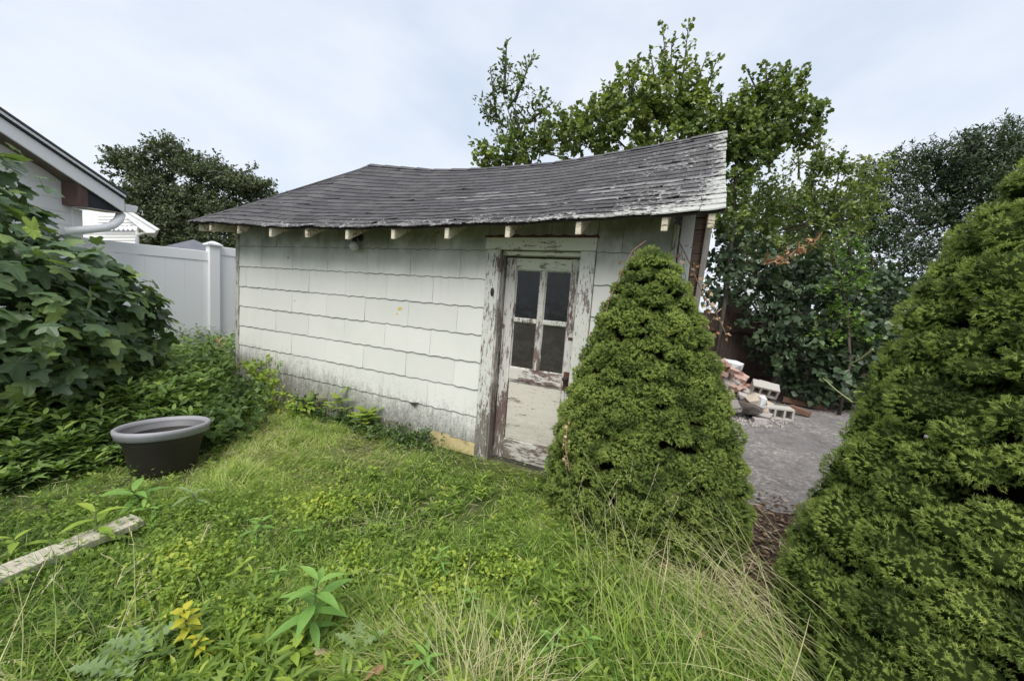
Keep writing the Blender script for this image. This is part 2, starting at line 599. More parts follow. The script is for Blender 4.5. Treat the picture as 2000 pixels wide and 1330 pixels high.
MT['siding'] = mat_siding()
MT['roof'] = mat_roof()
MT['casing'] = mat_peel('peeling_white_casing', (0.62, 0.62, 0.57), (0.21, 0.155, 0.135), (0.30, 0.27, 0.24), 0.42)
MT['stile'] = mat_peel('peeling_door_stile', (0.62, 0.60, 0.56), (0.21, 0.14, 0.13), (0.28, 0.22, 0.20), 0.58)
MT['rail'] = mat_peel('peeling_door_rail', (0.63, 0.60, 0.55), (0.22, 0.145, 0.135), (0.30, 0.24, 0.21), 0.5, vertical=False)
MT['jamb'] = mat_peel('peeling_jamb', (0.60, 0.57, 0.53), (0.24, 0.19, 0.17), (0.30, 0.27, 0.25), 0.85)
MT['header'] = mat_peel('painted_header', (0.58, 0.60, 0.49), (0.2, 0.15, 0.11), (0.3, 0.27, 0.22), 0.08, vertical=False, lo_dirty=False)
MT['panel'] = mat_peel('cream_plywood', (0.62, 0.585, 0.51), (0.36, 0.31, 0.25), (0.34, 0.29, 0.25), -0.12, sc=0.6, vertical=False)
MT['corner'] = mat_peel('grey_corner_board', (0.48, 0.48, 0.42), (0.20, 0.17, 0.13), (0.26, 0.24, 0.20), 0.5)
MT['rafter'] = mat_peel('rafter_paint', (0.66, 0.60, 0.47), (0.30, 0.2, 0.12), (0.40, 0.33, 0.25), 0.35, lo_dirty=False, vertical=False)
MT['deck'] = mat_wood('roof_deck_wood', (0.02, 0.018, 0.015), (0.06, 0.05, 0.04))
MT['grey_wood'] = mat_wood('grey_wood', (0.26, 0.23, 0.20), (0.44, 0.41, 0.37), (12, 12, 1))
MT['brown_board'] = mat_wood('brown_board', (0.11, 0.07, 0.055), (0.30, 0.22, 0.18), (1.2, 4, 8))
MT['lumber'] = mat_wood('pale_lumber', (0.30, 0.27, 0.21), (0.56, 0.52, 0.42), (4, 16, 10), 5)
MT['dark_lumber'] = mat_wood('dark_lumber', (0.10, 0.055, 0.038), (0.25, 0.15, 0.11), (2, 8, 8))
MT['fence_wood'] = mat_wood('old_fence_wood', (0.035, 0.025, 0.02), (0.12, 0.085, 0.07), (10, 10, 0.8))
MT['rust'] = plain('rust', (0.10, 0.045, 0.03), 0.75, 0.5, 30, 0.4)
MT['iron'] = plain('dark_iron', (0.03, 0.028, 0.026), 0.6, 0.4, 30, 0.3)
MT['glass_up'] = mat_glass('old_glass', (0.004, 0.005, 0.007), (0.035, 0.04, 0.045))
MT['glass_lo'] = mat_glass('brown_backed_glass', (0.034, 0.030, 0.026), (0.062, 0.055, 0.048))
MT['globe'] = plain('dusty_glass_globe', (0.42, 0.43, 0.40), 0.25, 0.2, 20, 0.0, 0.5)
MT['ground'] = mat_ground()
MT['asphalt'] = mat_asphalt()
MT['litter'] = mat_litter()
MT['vinyl'] = mat_vinyl()
MT['white_metal'] = mat_vinyl('white_aluminium', (0.80, 0.80, 0.80))
MT['lap'] = mat_vinyl('white_lap_siding', (0.80, 0.80, 0.79))
MT['brown_soffit'] = plain('brown_soffit', (0.15, 0.115, 0.10), 0.6, 0.15, 4, 0.0)
MT['brown_paint'] = plain('brown_paint', (0.11, 0.065, 0.055), 0.55, 0.25, 5, 0.1)
MT['dark_hole'] = plain('dark_recess_and_drip', (0.035, 0.037, 0.045), 0.8, 0.2, 6, 0.1)
MT['far_roof'] = plain('grey_far_roof', (0.10, 0.10, 0.105), 0.9, 0.25, 30, 0.4)
MT['canopy'] = plain('grey_canopy', (0.13, 0.135, 0.16), 0.7, 0.2, 2, 0.1)
MT['concrete'] = mat_brick('grey_concrete', (0.42, 0.40, 0.36), (0.52, 0.50, 0.46), 0.2)
MT['stone'] = mat_brick('rubble_grey', (0.34, 0.31, 0.29), (0.50, 0.47, 0.44), 0.3)
MT['tan_stone'] = mat_brick('rubble_tan', (0.42, 0.33, 0.25), (0.48, 0.40, 0.32), 0.3)
MT['white_slab'] = mat_brick('white_slab', (0.62, 0.62, 0.63), (0.68, 0.68, 0.69), 0.1)
MT['dark_rubble'] = mat_brick('dark_rubble', (0.07, 0.055, 0.05), (0.10, 0.08, 0.07), 0.1)
MT['brick'] = mat_brick('red_brick', (0.34, 0.165, 0.125), (0.48, 0.31, 0.25), 0.7)
MT['pot'] = mat_pot()
MT['bark'] = mat_wood('bark', (0.04, 0.032, 0.025), (0.13, 0.11, 0.09), (6, 6, 1))
MT['inner'] = plain('inner_twigs', (0.012, 0.014, 0.008), 1.0, 0.4, 12, 0.5, 0.0)
MT['stem'] = plain('green_stem', (0.13, 0.17, 0.06), 0.7, 0.3, 20, 0.0)
MT['vine'] = plain('dry_vine_stem', (0.20, 0.12, 0.08), 0.8, 0.3, 30, 0.0)
MT['tan_base'] = plain('tan_foundation', (0.52, 0.42, 0.22), 0.8, 0.25, 9, 0.3)
MT['wall_core'] = plain('wall_sheathing', (0.06, 0.058, 0.05), 0.9, 0.2, 5, 0.1)

MT['grass'] = leaf_mat('grass_blades', [(0, (0.05, 0.095, 0.022)), (0.30, (0.16, 0.275, 0.05)), (0.60, (0.35, 0.48, 0.095)), (0.82, (0.52, 0.55, 0.20)), (1, (0.72, 0.65, 0.42))], 0.5, 0.45)
MT['cover'] = leaf_mat('ground_cover_leaf', [(0, (0.05, 0.10, 0.025)), (0.5, (0.20, 0.30, 0.06)), (0.8, (0.38, 0.48, 0.09)), (1, (0.55, 0.57, 0.10))], 0.5, 0.45)
MT['straw'] = leaf_mat('straw', [(0, (0.17, 0.26, 0.07)), (0.4, (0.42, 0.44, 0.20)), (1, (0.70, 0.61, 0.40))], 0.55, 0.25)
MT['spruce'] = leaf_mat('spruce_needle', [(0, (0.020, 0.034, 0.012)), (0.40, (0.12, 0.175, 0.045)), (0.75, (0.28, 0.36, 0.09)), (1, (0.44, 0.50, 0.14))], 0.5, 0.25)
MT['fig'] = leaf_mat('fig_leaf', [(0, (0.045, 0.078, 0.040)), (0.5, (0.095, 0.155, 0.068)), (0.8, (0.17, 0.245, 0.095)), (1, (0.27, 0.36, 0.09))], 0.42, 0.25, 0.45)
MT['mugwort'] = leaf_mat('weed_leaf', [(0, (0.035, 0.066, 0.024)), (0.5, (0.10, 0.165, 0.052)), (0.85, (0.18, 0.27, 0.075)), (1, (0.28, 0.38, 0.09))], 0.5, 0.3)
MT['ivy'] = leaf_mat('vine_leaf', [(0, (0.022, 0.042, 0.024)), (0.5, (0.07, 0.11, 0.058)), (0.85, (0.155, 0.21, 0.11)), (1, (0.24, 0.30, 0.15))], 0.4, 0.2, 0.4)
MT['tree'] = leaf_mat('tree_leaf', [(0, (0.05, 0.08, 0.03)), (0.5, (0.14, 0.19, 0.06)), (0.85, (0.27, 0.32, 0.09)), (1, (0.40, 0.43, 0.12))], 0.5, 0.3, 0.3, (1.2, (0.7, 0.78, 0.8)))
MT['yellow_green'] = leaf_mat('bright_leaf', [(0, (0.12, 0.20, 0.04)), (0.6, (0.28, 0.40, 0.07)), (1, (0.50, 0.54, 0.09))], 0.5, 0.35)
MT['yellow'] = leaf_mat('yellow_leaf', [(0, (0.24, 0.30, 0.04)), (1, (0.62, 0.56, 0.06))], 0.5, 0.3)
MT['bright_shrub'] = leaf_mat('bright_shrub_leaf', [(0, (0.045, 0.09, 0.022)), (0.6, (0.13, 0.22, 0.05)), (1, (0.24, 0.36, 0.08))], 0.5, 0.3)
MT['far_tree'] = leaf_mat('far_tree_leaf', [(0, (0.04, 0.055, 0.032)), (0.6, (0.12, 0.145, 0.075)), (1, (0.24, 0.26, 0.14))], 0.55, 0.2)
MT['pine'] = leaf_mat('pine_spray', [(0, (0.022, 0.040, 0.022)), (0.6, (0.066, 0.10, 0.052)), (1, (0.135, 0.18, 0.085))], 0.55, 0.15)
MT['cedar'] = leaf_mat('cedar_spray', [(0, (0.012, 0.03, 0.008)), (0.6, (0.03, 0.065, 0.012)), (1, (0.07, 0.12, 0.02))], 0.55, 0.15)
MT['dry'] = leaf_mat('dry_leaf', [(0, (0.26, 0.105, 0.06)), (0.5, (0.44, 0.25, 0.155)), (1, (0.60, 0.45, 0.31))], 0.7, 0.25)
MT['dead'] = leaf_mat('dead_leaf', [(0, (0.05, 0.03, 0.02)), (0.5, (0.20, 0.12, 0.08)), (0.85, (0.36, 0.26, 0.19)), (1, (0.5, 0.42, 0.34))], 0.8, 0.1)
MT['light_leaf'] = leaf_mat('light_leaf', [(0, (0.10, 0.20, 0.045)), (0.6, (0.20, 0.36, 0.085)), (1, (0.32, 0.48, 0.11))], 0.5, 0.3)
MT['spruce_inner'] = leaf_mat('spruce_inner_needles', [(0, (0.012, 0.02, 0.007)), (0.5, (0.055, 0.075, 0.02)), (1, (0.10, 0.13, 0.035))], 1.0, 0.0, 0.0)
MT['dusty'] = leaf_mat('greyish_leaf', [(0, (0.12, 0.19, 0.08)), (1, (0.28, 0.38, 0.17))], 0.6, 0.25)

# ------------------------------------------------------------------ foliage machinery
def unit(a): return a / np.maximum(np.linalg.norm(a, axis=-1, keepdims=True), 1e-9)


def scatter(T, F, P, D, Nn, Sx, Sy=None, rnd=None, tint=None):
    """place template T (k,3: x across, y along, z normal) at P (n,3) with axis D and normal Nn"""
    P = np.asarray(P); n = len(P); T = np.asarray(T, float)
    D = unit(np.asarray(D, float)); Nn = np.asarray(Nn, float)
    X = unit(np.cross(D, Nn)); Z = np.cross(X, D)
    Sx = np.broadcast_to(np.asarray(Sx, float), (n,)); Sy = Sx if Sy is None else np.broadcast_to(np.asarray(Sy, float), (n,))
    V = P[:, None, :] + X[:, None, :] * (T[None, :, 0, None] * Sx[:, None, None]) + D[:, None, :] * (T[None, :, 1, None] * Sy[:, None, None]) + Z[:, None, :] * (T[None, :, 2, None] * Sy[:, None, None])
    k = len(T)
    Fs = [(np.asarray(f)[None, :, :] + (np.arange(n) * k)[:, None, None]).reshape(-1, np.asarray(f).shape[1]) for f in F]
    R = np.random.default_rng(n).random(n) if rnd is None else np.asarray(rnd)
    A = np.repeat(R, k).reshape(n, k)
    if tint is not None: A = A + np.asarray(tint)[None, :]
    return V.reshape(-1, 3), Fs, A.ravel()


def merge(parts):
    V = []; Fd = {}; A = []; b = 0
    for v, fs, a in parts:
        V.append(v); A.append(a)
        for f in fs: Fd.setdefault(f.shape[1], []).append(f + b)
        b += len(v)
    return np.concatenate(V), [np.concatenate(x) for x in Fd.values()], np.concatenate(A)


DIAMOND = ([(0, 0, 0), (0.32, 0.42, 0.06), (0, 1, -0.08), (-0.32, 0.42, 0.06)], [[(0, 1, 2), (0, 2, 3)]])
LANCE = ([(0, 0, 0), (0.13, 0.4, 0.05), (0.10, 0.7, 0.02), (0, 1, -0.12), (-0.10, 0.7, 0.02), (-0.13, 0.4, 0.05), (0, 0.5, 0.0)],
         [[(0, 1, 6), (1, 2, 6), (2, 3, 6), (3, 4, 6), (4, 5, 6), (5, 0, 6)]])
HEART = ([(0, 0, 0), (0.42, 0.12, 0.05), (0.45, 0.45, 0.05), (0, 1, -0.1), (-0.45, 0.45, 0.05), (-0.42, 0.12, 0.05), (0, 0.4, -0.02)],
         [[(0, 1, 6), (1, 2, 6), (2, 3, 6), (3, 4, 6), (4, 5, 6), (5, 0, 6)]])
_mp = [(0, 0), (0.30, -0.05), (0.42, 0.22), (0.55, 0.38), (0.30, 0.55), (0.18, 0.62), (0, 1.0), (-0.18, 0.62), (-0.30, 0.55), (-0.55, 0.38), (-0.42, 0.22), (-0.30, -0.05)]
MAPLE = ([(x, y, 0.12 * abs(x) - 0.12 * y * y) for x, y in _mp] + [(0, 0.35, 0)], [[(i, (i + 1) % 12, 12) for i in range(12)]])
# mugwort leaf cut into five fingers
_mg = [(0, 0), (0.05, 0.25), (0.32, 0.30), (0.08, 0.42), (0.36, 0.62), (0.09, 0.62), (0, 1.0), (-0.09, 0.62), (-0.36, 0.62), (-0.08, 0.42), (-0.32, 0.30), (-0.05, 0.25)]
CUT = ([(x, y, 0.15 * abs(x) - 0.18 * y * y) for x, y in _mg], [[(0, 1, 11), (1, 2, 3), (1, 3, 9), (1, 9, 11), (11, 9, 10), (3, 4, 5), (3, 5, 7), (3, 7, 9), (9, 7, 8), (5, 6, 7)]])
TRI = ([(-0.5, 0, 0), (0.5, 0, 0), (0, 1, 0)], [[(0, 1, 2)]])


def blade(seg=2, bend=0.35):
    V = []; 
    for i in range(seg):
        y = i / seg
        V += [(-0.5 * (1 - 0.35 * y), y, -bend * y * y), (0.5 * (1 - 0.35 * y), y, -bend * y * y)]
    V.append((0, 1 - 0.1 * bend, -bend))
    F = [(2 * i, 2 * i + 1, 2 * i + 3, 2 * i + 2) for i in range(seg - 1)]
    k = 2 * (seg - 1)
    return V, ([F] if F else []) + [[(k, k + 1, 2 * seg)]]


BLADE = blade(3, 0.4)
BLADE2 = blade(2, 0.25)


def sprig(n=14, seed=0, L=0.05, nl=0.022, wd=0.0026):
    r = np.random.default_rng(seed)
    V = []; F = []; tint = []
    for i in range(n):
        y = L * (i + 0.5) / n
        an = i * 2.4 + r.uniform(-0.3, 0.3)
        d = np.array([math.cos(an), 0.85 + r.uniform(-0.1, 0.4), math.sin(an)]); d /= np.linalg.norm(d)
        s = np.cross(d, [0, 1, 0]); s /= np.linalg.norm(s)
        p = np.array([0, y, 0]); l = nl * r.uniform(0.8, 1.2)
        b = len(V)
        V += [p - s * wd / 2, p + s * wd / 2, p + d * l]
        tint += [-0.10, -0.10, 0.10]
        F.append((b, b + 1, b + 2))
    return np.array(V), [F], np.array(tint)


def sph(n, r):
    v = r.normal(size=(n, 3)); return unit(v)


def up_biased(Dout, r, k=0.6, j=0.5):
    return unit(Dout + np.array([0, 0, k]) + r.normal(size=Dout.shape) * j)


def blob_leaves(blobs, per, T, size, r, sizevar=0.35, up=0.7, shell=0.35, rb=0.5, droop=0.2, aspect=1.0):
    """blobs (cx,cy,cz,rx,ry,rz): leaves through the outer part of lumpy volumes, on short twigs"""
    parts = []
    for (cx, cy, cz, rx, ry, rz) in blobs:
        vol = (rx * ry + ry * rz + rx * rz) / 3
        n = int(per * vol)
        nt = max(4, n // 14)
        d = sph(nt, r)
        rad = 1 - shell * r.random(nt) ** 1.5
        lump = 0.82 + 0.36 * r.random(nt)
        base = np.array([cx, cy, cz]) + d * (rad * lump)[:, None] * np.array([rx, ry, rz])
        td = unit(d + np.array([0, 0, 0.55]) + r.normal(size=d.shape) * 0.5)
        idx = np.repeat(np.arange(nt), 14)
        L = size * 3.0
        s = r.random(len(idx))
        P = base[idx] + td[idx] * ((s - 0.35) * L)[:, None] + r.normal(size=(len(idx), 3)) * size * 0.35
        D = unit(td[idx] * 0.6 + r.normal(size=P.shape) * 0.8 - np.array([0, 0, droop]))
        Nn = unit(np.array([0, 0, up]) + d[idx] * 0.5 + r.normal(size=P.shape) * 0.5)
        sz = size * (1 + sizevar * (r.random(len(idx)) - 0.5) * 2)
        hgt = d[idx][:, 2] * 0.12
        twig = r.random(nt)[idx]
        rn = np.clip(rb + (twig - 0.5) * 0.45 + (r.random(len(idx)) - 0.5) * 0.35, 0, 1)
        parts.append(scatter(T[0], T[1], P, D, Nn, sz * aspect, sz, rn))
    return merge(parts)


def foliage(name, parts, mat, parent=None):
    V, F, A = merge(parts) if isinstance(parts, list) else parts
    return link(name, np_mesh(name, V, F, mat, {'rnd': np.clip(A, 0, 1)}), parent)


# ------------------------------------------------------------------ ground, driveway, litter strip
def build_ground():
    nx = np.concatenate([[-600, -120, -30], np.linspace(-6, 12, 90), [30, 120, 600]])
    ny = np.concatenate([[-600, -120, -30, -8], np.linspace(-5, 9, 80), [30, 120, 600]])
    X, Y = np.meshgrid(nx, ny)
    vn = VN(3)
    Z = -0.03 + 0.03 * vn(X, Y, 1.7)
    Z = np.where((X < -6) | (X > 12) | (Y > 9) | (Y < -5), -0.02, Z)
    V = np.stack([X, Y, Z], -1).reshape(-1, 3)
    a, b = X.shape
    I = np.arange(a * b).reshape(a, b)
    F = np.stack([I[:-1, :-1], I[:-1, 1:], I[1:, 1:], I[1:, :-1]], -1).reshape(-1, 4)
    props(link('ground', np_mesh('ground', V, F, MT['ground'], smooth=True)), 'green brown soil of the back garden', kind='structure')
    # litter strip between the conifers: sheet 4 mm up
    vn = VN(8)
    def sheet(name, poly, z, mat, label, th=0.05):
        pts = []
        n = len(poly)
        for i in range(n):
            p, q = np.array(poly[i]), np.array(poly[(i + 1) % n])
            k = max(2, int(np.linalg.norm(q - p) / 0.12))
            for s in range(k):
                c = p + (q - p) * s / k
                pts.append(c + (np.array([vn(c[0], c[1], 5.0), vn(c[1], c[0], 5.0)]) - 0.5) * 0.14)
        V = [(p[0], p[1], z) for p in pts] + [(p[0], p[1], z - th) for p in pts]
        m = len(pts)
        me = bpy.data.meshes.new(name)
        me.from_pydata(V, [], [tuple(range(m))] + [(i, (i + 1) % m, (i + 1) % m + m, i + m)[::-1] for i in range(m)])
        me.materials.append(mat)
        props(link(name, me), label, kind='structure')
    sheet('mulch_path', [(5.6, -0.75), (5.95, -1.0), (6.6, -1.15), (7.6, -0.6), (7.6, 0.9), (5.5, 0.9), (5.48, 0.05)], 0.006, MT['litter'], 'brown leaf litter between the two conifers')
    sheet('driveway', [(5.5, 0.62), (6.4, 0.45), (7.6, 0.55), (12.0, 0.7), (12.5, 6.6), (9.0, 6.5), (5.5, 6.2)], 0.012, MT['asphalt'], 'worn grey asphalt driveway')
    # dark soil strip at the far edge of the driveway
    sheet('bare_earth', [(5.5, 6.1), (9.0, 6.4), (12.5, 6.5), (13, 12), (5.5, 12)], 0.018, MT['litter'], 'brown bare earth beyond the driveway')
    # loose litter pieces
    r = np.random.default_rng(5)
    n = 5200
    P = np.stack([r.uniform(5.6, 7.7, n), r.uniform(-1.0, 0.75, n), r.uniform(0.008, 0.03, n)], -1)
    keep = r.random(n) < np.clip(1.2 - np.maximum(P[:, 1] - 0.2, 0) * 2.0, 0, 1)
    P = P[keep]; n = len(P)
    an = r.normal(0.4, 0.9, n)
    D = np.stack([np.cos(an), np.sin(an), r.normal(0, 0.15, n)], -1)
    Nn = np.array([0, 0, 1.0]) + r.normal(size=(n, 3)) * 0.35
    stick = r.random(n) < 0.45
    pa = scatter(*LANCE, P[stick], D[stick], Nn[stick], 0.045, r.uniform(0.03, 0.13, stick.sum()), r.random(stick.sum()))
    pb = scatter(*DIAMOND, P[~stick], D[~stick], Nn[~stick], r.uniform(0.015, 0.05, (~stick).sum()), None, r.random((~stick).sum()))
    o = foliage('leaf_litter', [pa, pb], MT['dead'])
    props(o, 'brown twigs and dead leaves strewn between the conifers', kind='stuff')
    # debris along the far driveway edge
    n = 1800
    P = np.stack([r.uniform(5.6, 10.5, n), 6.2 - np.abs(r.normal(0, 0.5, n)), r.uniform(0.016, 0.03, n)], -1)
    D = np.stack([r.normal(size=n), r.normal(size=n) * 0.5, np.zeros(n)], -1)
    o = foliage('debris', [scatter(*DIAMOND, P, D, np.array([0, 0, 1.0]) + r.normal(size=(n, 3)) * 0.3, r.uniform(0.02, 0.06, n))], MT['dead'])
    props(o, 'dead leaves and chips along the far edge of the driveway', kind='stuff')


build_ground()

# ------------------------------------------------------------------ the shed
RIDGE_Y = 1.5
shed = empty('shed', (0, 0, 0), 'old white shingle-sided shed with sagging grey roof and peeling door', 'shed')
_ex = np.array([-0.39, 0.6, 1.17, 1.79, 2.39, 2.99, 3.6, 4.2, 4.79, 5.39, 5.76])
_ez = np.array([2.257, 2.212, 2.170, 2.166, 2.150, 2.152, 2.160, 2.174, 2.193, 2.218, 2.228])
_xx = np.linspace(-0.39, 5.76, 60)
_ez = np.interp(_xx, _ex, _ez) + 0.006 * np.sin(_xx * 9.1) * np.sin(_xx * 2.3 + 1) + 0.004 * np.sin(_xx * 21)
_ex = _xx
_rp = [PL(x, y, (0, RIDGE_Y, 0), np.array([0, 1.0, 0])) for x, y in ((725, 322), (800, 328), (850, 332), (935, 330), (1020, 324), (1100, 316), (1250, 290), (1340, 273), (1416, 257))]
_rx = np.array([p[0] for p in _rp]); _rz = np.array([p[2] for p in _rp])
RX0 = _rx[0]; RX1 = 5.76


def roof_pt(x, t, lift=0.0):
    ze = np.interp(x, _ex, _ez)
    zr = np.interp(x, _rx, _rz)
    if x < RX0: zr = _rz[0] + (x - RX0) * 0.03
    z = ze + (zr - ze) * t - 0.05 * math.sin(math.pi * t) * (1.0 if x > 1 else max(0, x + .4) / 1.4)
    return np.array([x, -0.38 + t * (RIDGE_Y + 0.38), z + lift])


def hip_x(t): return -0.39 + t * (RX0 + 0.39)


def build_shed():
    # hull: walls behind the shingles
    H = 2.12
    b = MB()
    b.box((0.02, 0.0, 0.0), (3.90, 0.09, H + 0.12)); b.obj('wall', MT['wall_core'], shed)
    b = MB(); b.box((4.80, 0.0, 0.0), (5.43, 0.09, H + 0.12)); b.obj('wall', MT['wall_core'], shed)
    b = MB(); b.box((3.903, 0.0, 2.03), (4.797, 0.09, H + 0.12)); b.obj('wall', MT['wall_core'], shed)
    b = MB(); b.box((0.02, 0.093, 0.0), (0.11, 3.0, H + 0.1)); b.obj('wall', MT['wall_core'], shed)
    b = MB(); b.box((0.113, 2.91, 0.0), (5.43, 3.0, H + 0.1)); b.obj('wall', MT['wall_core'], shed)
    b = MB(); b.box((3.80, 0.6, 0.0), (4.90, 0.62, H)); b.obj('inner_partition', MT['inner'], shed)
    b = MB(); b.box((3.30, -0.012, 0.0), (3.845, -0.002, 0.15)); b.obj('foundation', MT['tan_base'], shed)
    b = MB(); b.box((0.03, -0.012, 0.0), (3.298, -0.002, 0.15)); b.obj('foundation', MT['corner'], shed)
    b = MB(); b.box((4.872, -0.012, 0.0), (5.42, -0.002, 0.15)); b.obj('foundation', MT['corner'], shed)
    # siding shingles, wavy lower edges
    r = random.Random(4)
    zb = [2.0 - 0.267 * k for k in range(8)]
    def shingle(x0, x1, z0, z1, cut=None):
        nseg = max(3, int(round((x1 - x0) / 0.055)))
        V = []; F = []; E = []
        xs = [x0 + (x1 - x0) * i / nseg for i in range(nseg + 1)]
        def wave(x): return 0.0062 * math.sin(x * 2 * math.pi / 0.152 + z0 * 9) + 0.0022 * math.sin(x * 2 * math.pi / 0.066 + z0 * 31)
        tilt = 0.010 + r.uniform(-0.001, 0.003)
        rows = [(0.0, -tilt), (0.0036, -tilt - 0.0005), (0.0046, -tilt - 0.0004), (z1 - z0 + 0.012, -0.003)]
        for j, (dz, yy) in enumerate(rows):
            for i, x in enumerate(xs):
                wz = wave(x) if j < 3 else 0
                xx = x + (0.0015 if i == 0 else -0.0015 if i == nseg else 0)
                V.append((xx, yy + r.uniform(-0.0004, 0.0004), z0 + dz + wz))
                E.append(1.0 if j == 0 else (1.0 if j == 1 else 0.0))
        n = nseg + 1
        for j in range(3):
            for i in range(nseg): F.append((j * n + i, j * n + i + 1, (j + 1) * n + i + 1, (j + 1) * n + i))
        bz = len(V)
        for i, x in enumerate(xs): V.append((x, -0.002, z0 + 0.002 + wave(x))); E.append(1)
        for i in range(nseg): F.append((bz + i, bz + i + 1, i + 1, i))
        for i in (0, nseg):                                   # side edges
            k = len(V)
            V.append((xs[i], -0.001, z0 + 0.003)); V.append((xs[i], -0.001, z1 + 0.012)); E += [1, 1]
            f = (i, 3 * n + i, k + 1, k)
            F.append(f if i == 0 else f[::-1])
        me = bpy.data.meshes.new('siding_shingle')
        me.from_pydata(V, [], F)
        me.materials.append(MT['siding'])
        at = me.attributes.new('edge', 'FLOAT', 'POINT'); at.data.foreach_set('value', E)
        me.update()
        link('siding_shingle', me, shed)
    for k in range(-1, 8):
        z0 = zb[k] if k >= 0 else zb[0] + 0.267
        if k == -1: z0 = 2.0; 
        # course k lies between line k (its bottom) and line k-1
        zbot = 2.0 - 0.267 * k if k >= 0 else None
        if k == -1: continue
        ztop = zbot + 0.267 if k > 0 else 2.27
        off = 0.194 if k % 2 == 0 else 0.502
        # rows whose joints were measured: course 2 -> .194, course 3 -> .502
        x = off - 0.61
        spans = []
        while x < 5.44:
            spans.append((max(x, 0.03), min(x + 0.61, 5.44))); x += 0.61
        for a, c in spans:
            if c - a < 0.03: continue
            if zbot > 1.99:
                # top course runs over the door head from z 2.125 up
                if c <= 3.85 or a >= 4.87: shingle(a, c, zbot, ztop)
                else:
                    if a < 3.84: shingle(a, 3.845, zbot, ztop)
                    if c > 4.88: shingle(4.872, c, zbot, ztop)
                    shingle(max(a, 3.848), min(c, 4.869), 2.14, ztop)
            else:
                if c <= 3.86: shingle(a, c, zbot, ztop)
                elif a < 3.83: shingle(a, 3.85, zbot, ztop)
                if a >= 4.86: shingle(a, c, zbot, ztop)
                elif c > 4.90: shingle(4.872, c, zbot, ztop)
    nb = MB(); rn = random.Random(77)
    for k in range(1, 8):
        off = 0.194 if k % 2 == 0 else 0.502
        for i in range(12):
            x = off - 0.61 + 0.61 * i + rn.choice((-0.03, 0.03, 0.28))
            if 0.06 < x < 3.80 and rn.random() < 0.6:
                z = 2.0 - 0.267 * k + 0.035 + rn.uniform(-0.004, 0.004)
                nb.prism([(x - 0.003, -0.0105, z), (x, -0.0105, z - 0.003), (x + 0.003, -0.0105, z), (x, -0.0105, z + 0.003)], (0, -0.0015, 0))
    no = nb.obj('nail_heads', MT['rust'], shed); no['kind'] = 'stuff'
    # corner boards
    b = MB(); b.box((-0.035, -0.022, 0.0), (0.028, 0.05, 2.20)); bevel(b.obj('corner_board', MT['corner'], shed), 0.004)
    b = MB(); b.box((5.442, -0.022, 0.0), (5.478, 0.10, 2.22)); bevel(b.obj('corner_board', MT['corner'], shed), 0.004)
    # door casing and jambs
    b = MB(); b.box((3.852, -0.030, -0.03), (3.985, 0.02, 2.008), jit=0.002); bevel(b.obj('door_casing', MT['casing'], shed), 0.004)
    b = MB(); b.box((4.742, -0.030, -0.03), (4.868, 0.02, 2.008), jit=0.002); bevel(b.obj('door_casing', MT['casing'], shed), 0.004)
    b = MB(); b.box((3.835, -0.034, 2.010), (4.872, 0.02, 2.118), jit=0.001); bevel(b.obj('door_header', MT['header'], shed), 0.004)
    b = MB(); b.box((3.825, -0.050, 2.120), (4.885, 0.0, 2.132)); bevel(b.obj('drip_cap', MT['rust'], shed), 0.002)
    b = MB(); b.box((3.952, 0.0215, -0.03), (3.990, 0.16, 1.985)); bevel(b.obj('door_jamb', MT['jamb'], shed), 0.003)
    b = MB(); b.box((3.9605, -0.018, -0.03), (3.9990, 0.060, 1.985)); bevel(b.obj('door_stop', MT['jamb'], shed), 0.003)
    b = MB(); b.box((4.735, 0.0215, -0.03), (4.775, 0.16, 1.985)); bevel(b.obj('door_jamb', MT['jamb'], shed), 0.003)
    b = MB(); b.box((3.992, 0.0215, 1.968), (4.733, 0.16, 2.005)); bevel(b.obj('door_jamb', MT['header'], shed), 0.003)
    b = MB(); b.box((3.999, 0.092, -0.06), (4.734, 0.20, 0.008)); bevel(b.obj('threshold', MT['wall_core'], shed), 0.003)
    # door
    door = link('door', None, shed)
    Y0, Y1 = 0.095, 0.133
    def dpart(name, lo, hi, mat, jit=0.0012, parent=door, bw=0.003):
        b = MB(); b.box(lo, hi, jit=jit); o = b.obj(name, mat, parent); bevel(o, bw); return o
    dpart('stile', (4.003, Y0, 0.012), (4.107, Y1, 1.955), MT['stile'])
    dpart('stile', (4.642, Y0, 0.012), (4.730, Y1, 1.955), MT['stile'])
    dpart('rail', (4.109, Y0 + 0.001, 1.845), (4.640, Y1, 1.953), MT['header'])
    dpart('rail', (4.109, Y0 + 0.001, 0.805), (4.640, Y1, 0.918), MT['rail'])
    dpart('rail', (4.109, Y0 + 0.001, 0.014), (4.640, Y1, 0.215), MT['rail'])
    dpart('mullion', (4.352, Y0 - 0.002, 0.920), (4.404, Y1, 1.843), MT['stile'])
    dpart('muntin', (4.109, Y0 + 0.002, 1.358), (4.350, Y1, 1.392), MT['casing'])
    dpart('muntin', (4.406, Y0 + 0.002, 1.358), (4.640, Y1, 1.392), MT['casing'])
    dpart('moulding', (4.111, Y0 + 0.008, 0.783), (4.638, Y1, 0.803), MT['rail'])
    dpart('lower_panel', (4.111, Y0 + 0.014, 0.217), (4.638, Y1, 0.781), MT['panel'])
